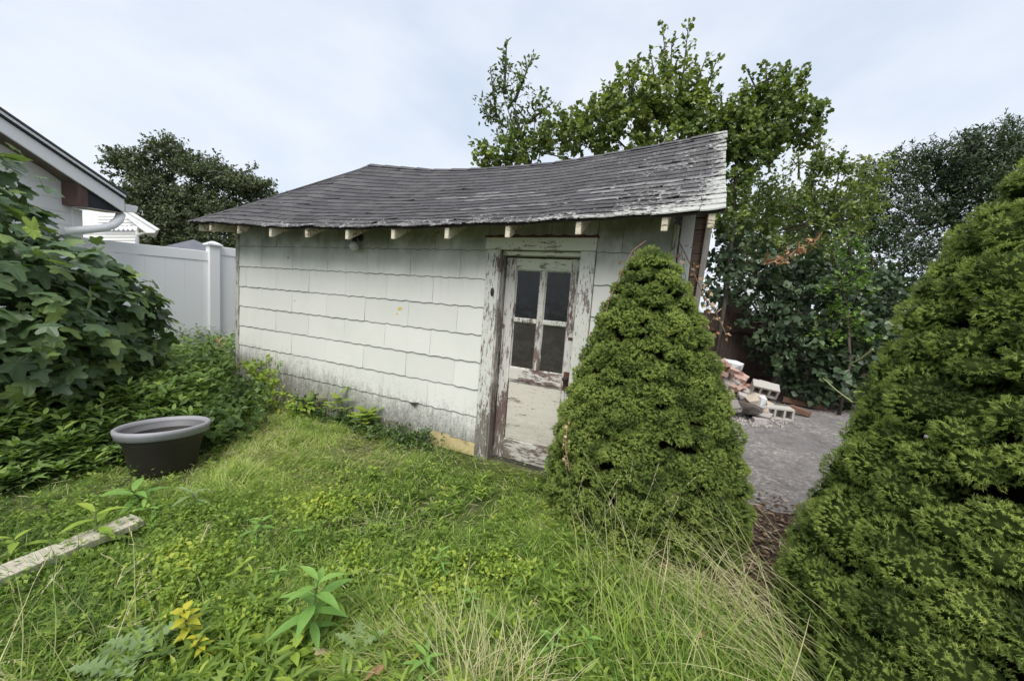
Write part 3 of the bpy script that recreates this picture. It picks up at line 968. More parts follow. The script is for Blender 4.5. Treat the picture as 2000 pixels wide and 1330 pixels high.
    for (x0, x1, z0, z1, mt) in ((4.119, 4.342, 1.400, 1.835, 'glass_up'), (4.414, 4.632, 1.400, 1.835, 'glass_up'), (4.119, 4.342, 0.928, 1.350, 'glass_lo'), (4.414, 4.632, 0.928, 1.350, 'glass_lo')):
        b = MB(); b.box((x0 - 0.009, Y0 + 0.020, z0 - 0.007), (x1 + 0.009, Y0 + 0.024, z1 + 0.007)); g = b.obj('pane', MT[mt], door)
        g['label'] = 'dark dusty glass pane' if mt == 'glass_up' else 'brown covered pane'
        b = MB(); w_ = 0.009                                       # putty beads
        b.prism([(x0 - w_, Y0 + 0.006, z1 + w_), (x1 + w_, Y0 + 0.006, z1 + w_), (x1, Y0 + 0.018, z1), (x0, Y0 + 0.018, z1)], (0, 0.001, 0.0))
        b.prism([(x0 - w_, Y0 + 0.006, z0 - w_), (x0 - w_, Y0 + 0.006, z1 + w_), (x0, Y0 + 0.018, z1), (x0, Y0 + 0.018, z0)], (0, 0.001, 0.0))
        b.prism([(x1 + w_, Y0 + 0.006, z0 - w_), (x1 + w_, Y0 + 0.006, z1 + w_), (x1, Y0 + 0.018, z1), (x1, Y0 + 0.018, z0)], (0, 0.001, 0.0))
        b.prism([(x0 - w_, Y0 + 0.006, z0 - w_), (x1 + w_, Y0 + 0.006, z0 - w_), (x1, Y0 + 0.018, z0), (x0, Y0 + 0.018, z0)], (0, 0.001, 0.0))
        b.obj('putty', MT['casing'], door)
    b = MB(); b.box((4.655, Y0 - 0.007, 0.785), (4.717, Y0 - 0.001, 0.955)); bevel(b.obj('lock_plate', MT['rust'], door), 0.003)
    b = MB()
    T = Matrix.Rotation(math.radians(90), 3, 'X')
    b.lathe((4.686, Y0 - 0.006, 0.895), [(0.014, 0.0), (0.011, 0.02), (0.012, 0.028), (0.024, 0.036), (0.028, 0.046), (0.024, 0.056), (0.010, 0.062), (0.001, 0.063)], 16, T)
    b.obj('knob', MT['iron'], door, True)
    b = MB(); b.box((4.668, Y0 - 0.008, 1.245), (4.752, Y0 - 0.002, 1.268)); b.tube([(4.70, Y0 - 0.018, 1.262), (4.76, Y0 - 0.020, 1.262)], 0.006, 8); b.obj('latch', MT['rust'], door)
    # small oval plate on the left casing
    b = MB(); b.lathe((3.935, -0.031, 1.62), [(0.001, 0.008), (0.016, 0.007), (0.019, 0.0)], 14, Matrix.Diagonal((1, 1, 2.2)) @ T); b.obj('oval_plate', MT['iron'], shed, True)
    # wall lamp with round globe
    lamp = link('wall_lamp', None, shed)
    b = MB(); b.lathe((2.235, -0.012, 2.115), [(0.001, 0.012), (0.034, 0.010), (0.040, 0.0)], 16, T); b.obj('lamp_plate', MT['iron'], lamp, True)
    b = MB(); b.tube([(2.235, -0.02, 2.115), (2.228, -0.06, 2.118), (2.222, -0.085, 2.095)], 0.012, 8); b.lathe((2.222, -0.085, 2.062), [(0.026, 0.0), (0.028, 0.03), (0.012, 0.04)], 14); b.obj('lamp_bracket', MT['iron'], lamp, True)
    b = MB(); pr = [(0.052 * math.sin(a), 0.052 * math.cos(a)) for a in np.linspace(0.45, math.pi - 0.001, 12)]
    b.lathe((2.222, -0.085, 2.012), pr, 20); b.obj('globe', MT['globe'], lamp, True)
    # lifted corner of a siding piece, nail, small chips
    b = MB(); b.prism([(3.02, -0.020, 0.395), (3.10, -0.020, 0.36), (3.16, -0.03, 0.42)], (0.0, -0.004, 0.0)); b.obj('broken_chip', MT['wall_core'], shed)
    # roof deck under the shingles
    nx, ntt = 30, 8
    V = []; F = []
    for j in range(ntt + 1):
        t = 0.014 + (1 - 0.014) * j / ntt
        for i in range(nx + 1):
            x = hip_x(t) + (RX1 - hip_x(t)) * i / nx
            V.append(roof_pt(x, t, -0.012))
    for j in range(ntt):
        for i in range(nx): F.append((j * (nx + 1) + i, j * (nx + 1) + i + 1, (j + 1) * (nx + 1) + i + 1, (j + 1) * (nx + 1) + i))
    m = len(V)
    V2 = [(v[0], v[1], v[2] - 0.018) for v in V]
    F2 = [tuple(m + q for q in f[::-1]) for f in F]
    rim = []
    for i in range(nx): rim.append((i + 1, i, m + i, m + i + 1))
    for j in range(ntt):
        a_, b_ = j * (nx + 1) + nx, (j + 1) * (nx + 1) + nx
        rim.append((b_, a_, m + a_, m + b_))
    me = bpy.data.meshes.new('roof_deck'); me.from_pydata([tuple(v) for v in V] + V2, [], F + F2 + rim); me.materials.append(MT['deck']); me.update()
    link('roof_deck', me, shed)
    # hip end and back slope
    A = roof_pt(-0.39, 0, -0.004); B = roof_pt(hip_x(1), 1, -0.004)
    A2 = np.array([-0.39, 3.38, 2.25]); C2 = np.array([5.76, 3.38, 2.25]); C = roof_pt(RX1, 1, -0.004)
    b = MB(); b.prism([A, B, A2], (0, 0, -0.02)); b.obj('hip_slope', MT['roof'], shed)
    b = MB()
    for k in range(len(_rx) - 1):
        f0, f1 = k / (len(_rx) - 1), (k + 1) / (len(_rx) - 1)
        p0 = np.array([_rx[k], RIDGE_Y, _rz[k] - 0.004]); p1 = np.array([_rx[k + 1] if k < len(_rx) - 2 else RX1, RIDGE_Y, _rz[k + 1] - 0.004])
        b.prism([p0, p1, A2 + (C2 - A2) * f1, A2 + (C2 - A2) * f0], (0, 0, -0.02))
    b.obj('back_slope', MT['roof'], shed)
    # roof shingle tabs
    r = random.Random(11)
    SL = 2.34; dt = 0.128 / SL; rows = int(1 / dt)
    tabs = []
    for n in range(rows):
        t0 = n * dt
        x = RX1 - 0.305 * (1.0 if n % 2 else 0.5) 
        x1 = RX1 + r.uniform(-0.004, 0.006)
        first = True
        while x1 > hip_x(t0) + 0.02:
            x0 = max(x, hip_x(t0) - 0.01)
            tabs.append((x0, x1, t0, n)); x1 = x; x -= 0.305
    def tab_mesh(x0, x1, t0, n, b=None):
        g = 0.0018
        x0 += g; x1 -= g
        lift = 0.008 + r.random() * 0.003
        cl = [0.0, 0.0]
        if r.random() < 0.10: cl[r.randrange(2)] = r.uniform(0.004, 0.014)
        if x1 > 5.2 and r.random() < 0.35: cl = [c + r.uniform(0.003, 0.014) for c in cl]
        pale = 0.0
        # rows whose lower edges lost their granules
        if (n in (4, 7) and 3.2 < x0 < 5.7 and r.random() < 0.6) or (n in (6, 9, 11) and 4.5 < x0 and r.random() < 0.45) or (n in (8, 9) and 2.7 < x0 < 3.9 and r.random() < 0.5): pale = r.uniform(0.5, 1)
        t1 = min(t0 + dt * 1.0, 1.0)
        d = r.uniform(-0.0025, 0.0025) / SL
        V = []; E = []; Pl = []
        rowsT = [(t0 + d, lift), (t0 + d + 0.010 / SL, lift + 0.0005), (t0 + d + 0.045 / SL, lift), (t1 + 0.004 / SL, 0.0015)]
        ns = 3
        for j, (t, l) in enumerate(rowsT):
            for i in range(ns + 1):
                x = x0 + (x1 - x0) * i / ns
                c = (cl[0] * max(0, 1 - 2 * i / ns) + cl[1] * max(0, 2 * i / ns - 1)) if j < 2 else 0
                V.append(roof_pt(x, t, l + c)); E.append(0.0); Pl.append(pale if j < 3 else 0)
        F = [(j * 4 + i, j * 4 + i + 1, (j + 1) * 4 + i + 1, (j + 1) * 4 + i) for j in range(3) for i in range(3)]
        k = len(V)
        for i in range(4):
            v = V[i]; V.append(np.array([v[0], v[1] + 0.001, v[2] - lift + 0.0005])); E.append(1.0); Pl.append(0)
        k2 = len(V)
        for i in range(4): V.append(V[i] + np.array([0, 0, -0.0002])); E.append(1.0); Pl.append(0)
        F += [(k + i, k + i + 1, k2 + i + 1, k2 + i) for i in range(3)]
        for i in (0, 3):
            kk = len(V)
            for j in range(4): V.append(V[j * 4 + i].copy()); E.append(1); Pl.append(0)
            for j in range(4): v = V[j * 4 + i]; V.append(np.array([v[0], v[1], v[2] - 0.008])); E.append(1); Pl.append(0)
            for j in range(3):
                f = (kk + j, kk + j + 1, kk + 4 + j + 1, kk + 4 + j)
                F.append(f if i == 0 else f[::-1])
        return V, F, E, Pl
    def dist(tb):
        p = roof_pt((tb[0] + tb[1]) / 2, tb[2]); return np.linalg.norm(p - CAM)
    tabs.sort(key=dist)
    rest = [[], [], [], [], []]
    for i, tb in enumerate(tabs):
        V, F, E, Pl = tab_mesh(*tb)
        rv = r.random()
        if i < 296:
            me = bpy.data.meshes.new('roof_shingle')
            me.from_pydata([tuple(v) for v in V], [], F); me.materials.append(MT['roof'])
            for nm, a_ in (('rnd', [rv] * len(V)), ('edge', E), ('pale', Pl)):
                at = me.attributes.new(nm, 'FLOAT', 'POINT'); at.data.foreach_set('value', a_)
            me.update(); link('roof_shingle', me, shed)
        else:
            b0 = len(rest[0]); rest[0] += [tuple(v) for v in V]; rest[1] += [tuple(q + b0 for q in f) for f in F]; rest[2] += E; rest[3] += Pl; rest[4] += [rv] * len(V)
    if rest[0]:
        me = bpy.data.meshes.new('roof_shingles'); me.from_pydata(rest[0], [], rest[1]); me.materials.append(MT['roof'])
        for nm, a_ in (('rnd', rest[4]), ('edge', rest[2]), ('pale', rest[3])):
            at = me.attributes.new(nm, 'FLOAT', 'POINT'); at.data.foreach_set('value', a_)
        me.update(); o = link('roof_shingle_far', me, shed); o['kind'] = 'stuff'; o.name = 'roof_shingles'
    # ridge and hip caps
    def caps(name, pts, wd, side):
        L = 0; 
        for k in range(len(pts) - 1):
            p, q = pts[k], pts[k + 1]
            b = MB()
            t = (q - p) / np.linalg.norm(q - p)
            s = np.cross(t, [0, 0, 1]); s /= np.linalg.norm(s)
            u = np.array([0, 0, 1.0])
            a0, a1 = p - t * 0.01 + u * 0.016, q + t * 0.02 + u * 0.006
            dn = -0.62 * wd if side == 0 else -0.4 * wd
            b.add([a0 - s * wd + u * dn, a0, a0 + s * wd + u * dn, a1 - s * wd + u * dn, a1, a1 + s * wd + u * dn,
                   a0 - s * wd + u * (dn - 0.008), a0 - u * 0.01, a0 + s * wd + u * (dn - 0.008)],
                  [(0, 1, 4, 3), (1, 2, 5, 4), (0, 6, 7, 1), (1, 7, 8, 2)], random.random())
            b.obj(name, MT['roof'], shed)
    rl = [np.array([x, RIDGE_Y, np.interp(x, _rx, _rz)]) for x in np.linspace(RX0, RX1 - 0.02, 17)]
    caps('ridge_cap', rl, 0.085, 0)
    hl = [roof_pt(hip_x(t), t) for t in np.linspace(0, 1, 13)]
    caps('hip_cap', hl, 0.07, 1)
    # rafters
    def rafter(x, yo=-0.35, tip=0.105):
        b = MB()
        w2 = 0.021
        sl = (np.interp(x, _rx, _rz) - np.interp(x, _ex, _ez)) / 1.88 if x > 0.9 else 0.62
        z0 = roof_pt(x, 0.03)[2] - 0.035
        sl = 0.60
        y1 = 0.35
        z1 = roof_pt(max(x, hip_x(0.35)), (y1 + 0.38) / 1.88)[2] - 0.035 if x > 0.3 else z0 + 0.16
        ps = [(x - w2, yo, z0 - 0.004), (x - w2, y1, z1), (x - w2, y1, z1 - 0.10), (x - w2, yo + 0.02, z0 - tip), (x - w2, yo, z0 - tip)]
        b.prism(ps, (2 * w2, 0, 0)); bevel(b.obj('rafter', MT['rafter'], shed), 0.003)
    for x in (0.02, 0.60, 1.20, 1.80, 2.40, 3.0, 3.61, 4.205, 4.795, 5.40, 5.685): rafter(x)
    b = MB(); b.prism([(-0.335, -0.30, 2.235), (-0.335, -0.30, 2.15), (0.1, 0.1, 2.20), (0.1, 0.1, 2.29)], (0.0, 0.042, 0)); b.obj('rafter', MT['rafter'], shed)
    # front end: pale board strip, brown boarded strip and grey upright
    b = MB(); b.box((5.484, 0.20, 0.0), (5.580, 0.235, 2.50)); bevel(b.obj('white_trim_board', MT['white_metal'], shed), 0.003)
    for k in range(27):
        z0 = 0.02 + k * 0.092
        b = MB(); b.box((5.582, 0.228 + random.uniform(-0.003, 0.004), z0), (5.662, 0.245, z0 + 0.086), jit=0.002); b.obj('brown_board', MT['brown_board'], shed)
    b = MB(); b.prism([(5.635, 0.19, 1.2), (5.672, 0.19, 1.2), (5.712, 0.19, 2.52), (5.668, 0.19, 2.52)], (0, 0.036, 0)); bevel(b.obj('grey_upright', MT['grey_wood'], shed), 0.003)
    b = MB(); b.box((5.48, 0.25, 0.0), (5.66, 0.27, 2.5)); b.obj('door_backing', MT['inner'], shed)


build_shed()


# ------------------------------------------------------------------ neighbour's house on the left
def build_house():
    C = PD(145, 450, 6.0)
    dh = np.array([-0.3124, 0.9499, 0.0]); n = np.array([0.9499, 0.3124, 0.0])
    house = empty('house', (C[0], C[1], 0), 'white lap-sided house with wide white gable fascia at the left edge', 'house')
    def W(px, py, o=0.0): return PL(px, py, C + n * o, n)
    A0 = C - dh * 4.2
    # rake line
    fl = [W(0, 256, 0.35), W(244, 416, 0.35)]
    fu = [W(0, 228, 0.35), W(243, 390, 0.35)]
    sl = (fl[0] - fl[1]) / np.linalg.norm((fl[0] - fl[1])[:2])     # per metre towards the camera
    su = (fu[0] - fu[1]) / np.linalg.norm((fu[0] - fu[1])[:2])
    # lap siding, each course cut along the underside of the sloping soffit
    zb = W(122, 462, 0)[2]
    ex = 0.185
    q1, q2 = W(36, 303), W(110, 346)
    def s_of(p): return float(np.dot(p - C, dh))
    sa, sb_ = s_of(q1), s_of(q2)
    def s_max(z): return min(-0.03, sa + (z - q1[2]) * (sb_ - sa) / (q2[2] - q1[2]))
    for k in range(-11, 12):
        z0 = zb + k * ex
        if z0 + ex < 0.02: continue
        e0, e1 = s_max(z0), s_max(z0 + ex)
        if e0 < -4.1: continue
        e1 = max(e1, -4.15)
        b = MB(); V = []
        for (sb0, sb1) in ((-4.2, -4.2), (e0, e1)):
            for (oo, zz, ss) in ((0.014, z0, sb0), (0.004, z0 + ex + 0.006, sb1), (-0.01, z0 + ex + 0.006, sb1), (-0.01, z0, sb0)):
                p = C + dh * ss + n * oo
                V.append((p[0], p[1], zz))
        b.add(V, [(0, 1, 2, 3), (7, 6, 5, 4), (0, 4, 5, 1), (1, 5, 6, 2), (2, 6, 7, 3), (3, 7, 4, 0)])
        b.obj('siding_board', MT['lap'], house)
    def slab(name, pts, vec, mat, bv=0.0):
        b = MB(); b.prism(pts, vec); o = b.obj(name, mat, house)
        if bv: bevel(o, bv)
        return o
    # core wall (gable shape) behind siding
    g0 = C - n * 0.03; z_ = 2.5
    slab('wall', [g0 * [1, 1, 0], (g0 - dh * 4.2) * [1, 1, 0], (g0 - dh * 4.2) * [1, 1, 0] + np.array([0, 0, 4.3]), g0 * [1, 1, 0] + np.array([0, 0, 2.5])], -n * 0.12, MT['wall_core'])
    slab('wall', [g0 * [1, 1, 0] - dh * 0.05, g0 * [1, 1, 0] - dh * 0.05 + np.array([0, 0, 2.4]), (g0 - n * 6 - dh * 0.05) * [1, 1, 0] + np.array([0, 0, 2.4]), (g0 - n * 6 - dh * 0.05) * [1, 1, 0]], dh * 0.05, MT['lap'])
    slab('corner_board', [C * [1, 1, 0] + n * 0.02 - dh * 0.03, C * [1, 1, 0] + n * 0.02 + dh * 0.10, C * [1, 1, 0] + n * 0.02 + dh * 0.10 + np.array([0, 0, 2.45]), C * [1, 1, 0] + n * 0.02 - dh * 0.03 + np.array([0, 0, 2.45])], -n * 0.06, MT['white_metal'], 0.003)
    # fascia (rake board)
    L = 3.4
    P = [fl[1], fl[1] + sl * L, fu[1] + su * L, fu[1]]
    slab('fascia_board', P, -n * 0.03, MT['white_metal'], 0.003)
    # drip strip and roof
    r0 = fu[1] + np.array([0, 0, 0.006]); r1 = fu[1] + su * L + np.array([0, 0, 0.006])
    slab('drip_edge', [r0 + n * 0.03, r1 + n * 0.03, r1 + n * 0.03 + np.array([0, 0, 0.022]), r0 + n * 0.03 + np.array([0, 0, 0.022])], -n * 0.2, MT['dark_hole'])
    slab('roof_trim', [r0 + n * 0.035 + [0, 0, 0.024], r1 + n * 0.035 + [0, 0, 0.024], r1 + n * 0.035 + [0, 0, 0.060], r0 + n * 0.035 + [0, 0, 0.060]], -n * 0.1, MT['white_metal'])
    slab('roof', [r0 + n * 0.05 + [0, 0, 0.062] + dh * 0.03, r1 + n * 0.05 + [0, 0, 0.062], r1 + n * 0.05 + [0, 0, 0.085], r0 + n * 0.05 + [0, 0, 0.085] + dh * 0.03], -n * 7.0, MT['far_roof'])
    # soffit between wall and fascia
    fo = fl[1] - n * 0.031 + np.array([0, 0, 0.04])
    sf = s_of(fo)
    f_a = fo + sl * (sf + 4.1); f_b = fo + sl * (sf + 0.12)
    zi = lambda ss: q1[2] + (ss - sa) * (q2[2] - q1[2]) / (sb_ - sa)
    w_a = C * [1, 1, 0] + dh * -4.1 + [0, 0, zi(-4.1)] + n * 0.018; w_b = C * [1, 1, 0] + dh * -0.12 + [0, 0, zi(-0.12)] + n * 0.018
    b = MB(); up_ = np.array([0, 0, 0.02])
    b.add([f_a, f_b, w_b, w_a, f_a + up_, f_b + up_, w_b + up_, w_a + up_], [(0, 1, 2), (0, 2, 3), (4, 6, 5), (4, 7, 6), (0, 4, 5, 1), (1, 5, 6, 2), (2, 6, 7, 3), (3, 7, 4, 0)])
    b.obj('soffit', MT['brown_soffit'], house)
    # boxed eave return
    b0 = W(142, 404, 0.016); b1 = PL(165, 399, C + n * 0.30, n)
    base = C * [1, 1, 0] - dh * 0.03 + n * 0.016
    zB = b0[2]
    slab('eave_box', [base + [0, 0, zB], base + n * 0.30 + [0, 0, zB], base + n * 0.30 + [0, 0, zB + 0.33], base + [0, 0, zB + 0.33]], -dh * 0.12, MT['brown_paint'], 0.004)
    e1 = fl[1] - n * 0.045
    slab('eave_recess_shade', [base + n * 0.285 + [0, 0, zB + 0.002], e1 * [1, 1, 0] + [0, 0, fl[1][2]], e1 * [1, 1, 0] + [0, 0, fl[1][2] + 0.03], base + n * 0.285 + [0, 0, zB + 0.42]], -n * 0.02, MT['dark_hole'])  # near-black panel standing in for the shade of the open recess
    slab('eave_soffit', [base + [0, 0, zB - 0.004], base + n * 0.30 + [0, 0, zB - 0.004], e1 * [1, 1, 0] + n * 0.01 + [0, 0, fl[1][2] - 0.004], e1 * [1, 1, 0] - n * 0.32 + [0, 0, fl[1][2] - 0.004]], (0, 0, -0.012), MT['lumber'])
    # gutter end and downspout elbow
    ge = fl[1] + dh * 0.02
    slab('gutter', [ge + [0, 0, 0.02], ge + dh * 0.16 + [0, 0, 0.04], ge + dh * 0.19 + [0, 0, 0.15], ge + [0, 0, 0.15]], -n * 3.0, MT['white_metal'], 0.004)
    k0 = PD(236, 424, 6.35); 
    pts = [PD(236, 418, 6.40), PD(232, 430, 6.35), PD(220, 440, 6.25), PD(200, 446, 6.1), PD(170, 449, 5.95), PD(128, 452, 5.8)]
    b = MB(); b.tube(pts, 0.062, 8); b.obj('downspout', MT['white_metal'], house, True)
    # plumbing vent cap on the roof
    v = r0 + su * 0.78 - n * 0.5
    b = MB(); b.tube([v, v + np.array([0, 0, 0.20])], 0.05, 10); b.obj('roof_vent', MT['white_metal'], house, True)
    b = MB(); b.lathe(v + np.array([0, 0, 0.2]), [(0.05, 0), (0.13, 0.02), (0.14, 0.06), (0.10, 0.10), (0.02, 0.12)], 14); b.obj('vent_cap', MT['far_roof'], house, True)


build_house()


def build_fence():
    A = PD(160, 466, 6.15); B = PD(416, 492, 7.62)
    A[2] = B[2] = 0
    d = B - A; d /= np.linalg.norm(d); n = np.array([d[1], -d[0], 0])
    fence = empty('vinyl_fence', tuple(A), 'tall smooth white vinyl privacy fence behind the fig bush', 'fence')
    zt = [PD(162, 465, 6.16)[2], PD(404, 491, 7.55)[2]]
    Lp = np.linalg.norm(B - A)
    def pc(name, s0, s1, z0, z1, z2, z3, o0, o1, bv=0.004):
        P0 = A + d * s0; P1 = A + d * s1
        b = MB(); b.prism([P0 + n * o0 + [0, 0, z0], P1 + n * o0 + [0, 0, z1], P1 + n * o0 + [0, 0, z3], P0 + n * o0 + [0, 0, z2]], n * (o1 - o0))
        o = b.obj(name, MT['vinyl'], fence)
        if bv: bevel(o, bv)
        return o
    s_end = Lp - 0.06
    zA, zB = zt
    pc('rail', -0.1, s_end, zA - 0.185, zB - 0.185, zA, zB, -0.02, 0.025, 0.006)
    pc('rail', -0.1, s_end, 0.10, 0.10, 0.25, 0.25, -0.02, 0.025, 0.006)
    k = 0; s = -0.1
    while s < s_end - 0.01:
        s1 = min(s + 0.28, s_end)
        f0 = s / s_end; f1 = s1 / s_end
        pc('panel_board', s + 0.0004, s1 - 0.0004, 0.25, 0.25, zA + (zB - zA) * f0 - 0.187, zA + (zB - zA) * f1 - 0.187, -0.010, 0.012, 0.0007)
        s = s1
    zp = PD(413, 480, 7.62)[2]
    b = MB(); p = A + d * Lp
    b.prism([p - d * 0.09 - n * 0.09, p + d * 0.09 - n * 0.09, p + d * 0.09 + n * 0.09, p - d * 0.09 + n * 0.09], (0, 0, zp)); 
    post = b.obj('post', MT['vinyl'], fence); bevel(post, 0.008)
    b = MB()
    for (h0, h1, w0, w1) in ((0.0, 0.035, 0.125, 0.125), (0.035, 0.085, 0.115, 0.02)):
        V = [p + d * sx * w0 + n * sy * w0 + [0, 0, zp + h0] for sx, sy in ((-1, -1), (1, -1), (1, 1), (-1, 1))] + [p + d * sx * w1 + n * sy * w1 + [0, 0, zp + h1] for sx, sy in ((-1, -1), (1, -1), (1, 1), (-1, 1))]
        b.add(V, [(0, 3, 2, 1), (4, 5, 6, 7), (0, 1, 5, 4), (1, 2, 6, 5), (2, 3, 7, 6), (3, 0, 4, 7)])
    b.obj('post_cap', MT['vinyl'], post)
    z2 = PD(428, 482, 7.7)[2]
    pc('rail', Lp + 0.09, Lp + 2.3, z2 - 0.17, z2 - 0.14, z2, z2 + 0.03, -0.02, 0.025, 0.006)
    z3 = PD(436, 684, 7.7)[2]
    pc('rail', Lp + 0.09, Lp + 2.3, z3 - 0.12, z3 - 0.12, z3, z3, -0.02, 0.025, 0.006)
    s = Lp + 0.09
    for k in range(8):
        pc('panel_board', s + 0.001, s + 0.279, z3, z3, z2 - 0.165, z2 - 0.165, -0.010, 0.012, 0.002); s += 0.28


build_fence()


def build_far_left():
    # white bungalow beyond the fence
    n = -unit(ray(270, 450) * np.array([1, 1, 0])); rt = np.array([-n[1], n[0], 0])
    P = lambda x, y, d=13.0: PD(x, y, d)
    h = empty('bungalow', tuple(P(260, 480) * [1, 1, 0]), 'small white bungalow with scalloped awning beyond the vinyl fence', 'house')
    def slab(name, pts, vec, mat, par=h):
        b = MB(); b.prism(pts, vec); return b.obj(name, mat, par)
    back = -n
    slab('wall', [P(150, 440), P(266, 440), P(266, 520), P(150, 520)], back * 3, MT['lap'])
    z0 = P(268, 475)[2]
    for k in range(9):
        y = 446 + k * 6
        slab('siding_board', [P(150, y, 12.97), P(265, y, 12.97), P(265, y + 5.4, 12.95), P(150, y + 5.4, 12.95)], back * 0.02, MT['lap'])
    slab('gable_fascia', [P(236, 412, 12.5), P(246, 410, 12.5), P(306, 449, 12.5), P(302, 455, 12.5), P(285, 455, 12.5), P(248, 425, 12.5)], back * 0.1, MT['white_metal'])
    slab('gable_wall', [P(170, 400, 12.8), P(240, 415, 12.8), P(270, 441, 12.8), P(150, 441, 12.8)], back * 0.1, MT['lap'])
    for k in range(4):
        y = 417 + k * 6
        slab('siding_board', [P(190, y, 12.78), P(243 + k * 6, y, 12.78), P(249 + k * 6, y + 5.3, 12.76), P(190, y + 5.3, 12.76)], back * 0.02, MT['lap'])
    slab('roof', [P(238, 408, 12.45), P(244, 405, 12.45), P(312, 448, 12.45), P(306, 450, 12.45)], back * 4, MT['white_metal'])
    for k in range(12):
        x = 160 + k * 9
        slab('awning_strip', [P(x, 441, 12.4), P(x + 8.4, 442, 12.4), P(x + 8.4, 447, 12.2), P(x + 4.2, 451, 12.18), P(x, 447, 12.2)], back * 0.03, MT['white_metal'])
    b = MB(); b.tube([P(268, 446, 12.7), P(268, 500, 12.7)], 0.05, 6); b.tube([P(270, 459, 12.7), P(290, 453, 12.6)], 0.045, 6); b.obj('downspout', MT['white_metal'], h)
    # grey canopy roof
    t = empty('canopy', tuple(PD(360, 490, 14) * [1, 1, 0]), 'grey pointed canopy top seen just over the fence beside its post', 'canopy')
    Q = lambda x, y, d: PD(x, y, d)
    b = MB(); b.add([Q(316, 482, 14), Q(378, 468, 15), Q(425, 488, 14), Q(378, 492, 13), Q(316, 486, 14), Q(425, 494, 14), Q(378, 510, 13)], [(0, 3, 1), (3, 2, 1), (0, 4, 6, 3), (3, 6, 5, 2), (1, 2, 5), (0, 1, 4), (4, 1, 5, 6)])
    b.obj('canopy_cloth', MT['canopy'], t)
    b = MB(); b.tube([Q(330, 486, 14), Q(330, 600, 14)], 0.04, 6); b.tube([Q(415, 492, 14), Q(415, 600, 14)], 0.04, 6); b.obj('pole', MT['white_metal'], t)


build_far_left()


# ------------------------------------------------------------------ trees and shrubs
def tree(name, base, trunk_top, blobs, T, size, per, mat, label, cat='tree', seed=1, trunk_r=0.12, rb=0.5, droop=0.2, shoots=(), up=0.7, aspect=1.0, shell=0.55):
    r = np.random.default_rng(seed)
    base = np.array(base, float); tt = np.array(trunk_top, float)
    o = empty(name, tuple(base), label, cat)
    b = MB()
    mid = (base + tt) / 2 + r.normal(size=3) * 0.1 * np.array([1, 1, 0])
    b.tube([base, mid, tt], [trunk_r, trunk_r * 0.8, trunk_r * 0.6], 8)
    bb = []
    for (c, rad) in blobs:
        c = np.array(c, float)
        rad = np.array(rad if hasattr(rad, '__len__') else (rad,) * 3, float)
        bb.append((*c, *rad))
        m1 = (tt + c) / 2 + r.normal(size=3) * 0.12 * rad.mean() + np.array([0, 0, -0.1])
        b.tube([tt, m1, c], [trunk_r * 0.45, trunk_r * 0.25, trunk_r * 0.12], 5)
        for k in range(5):
            e = c + sph(1, r)[0] * rad * 0.85 + np.array([0, 0, 0.1 * rad[2]])
            b.tube([c, (c + e) / 2 + r.normal(size=3) * 0.06, e], [trunk_r * 0.12, trunk_r * 0.08, 0.006], 4)
    parts = [blob_leaves(bb, per, T, size, r, rb=rb, droop=droop, shell=shell, up=up, aspect=aspect)]
    for (p0, p1, wd, n_) in shoots:                        # leafy leading shoots that stand out of the crown
        p0 = np.array(p0, float); p1 = np.array(p1, float)
        L = np.linalg.norm(p1 - p0); ax = (p1 - p0) / L
        b.tube([p0, p1], [0.03, 0.006], 4)
        ns = max(6, int(L / 0.11))
        for k in range(ns):
            s = (k + 0.5) / ns
            dr = sph(1, r)[0]; dr -= ax * dr.dot(ax); dr = unit(dr)
            tw = unit(dr * 0.8 + ax * 0.75 + np.array([0, 0, 0.2]))
            tl = wd * (1.05 - s) ** 0.7 * r.uniform(0.5, 1.15) + 0.06
            q0 = p0 + ax * L * s
            b.tube([q0, q0 + tw * tl], [0.008, 0.003], 3, cap=False)
            m = int(n_ * tl / wd) + 4
            ss = r.random(m)
            P = q0 + tw * (ss * tl)[:, None] + r.normal(size=(m, 3)) * size * 0.25
            D = unit(tw + r.normal(size=(m, 3)) * 0.75)
            Nn = unit(np.array([0, 0, 0.6]) + r.normal(size=(m, 3)) * 0.6)
            parts.append(scatter(T[0], T[1], P, D, Nn, size * r.uniform(0.7, 1.15, m) * aspect, size * r.uniform(0.7, 1.15, m), np.clip(rb + r.normal(size=m) * 0.2, 0, 1)))
    b.obj('trunk', MT['bark'], o, True)
    foliage('crown', parts, mat, o)
    return o


def B(px, py, d, rx, ry=None, rz=None):
    """blob at a photo position; radii in metres"""
    return (PD(px, py, d), (rx, ry or rx, rz or rx))


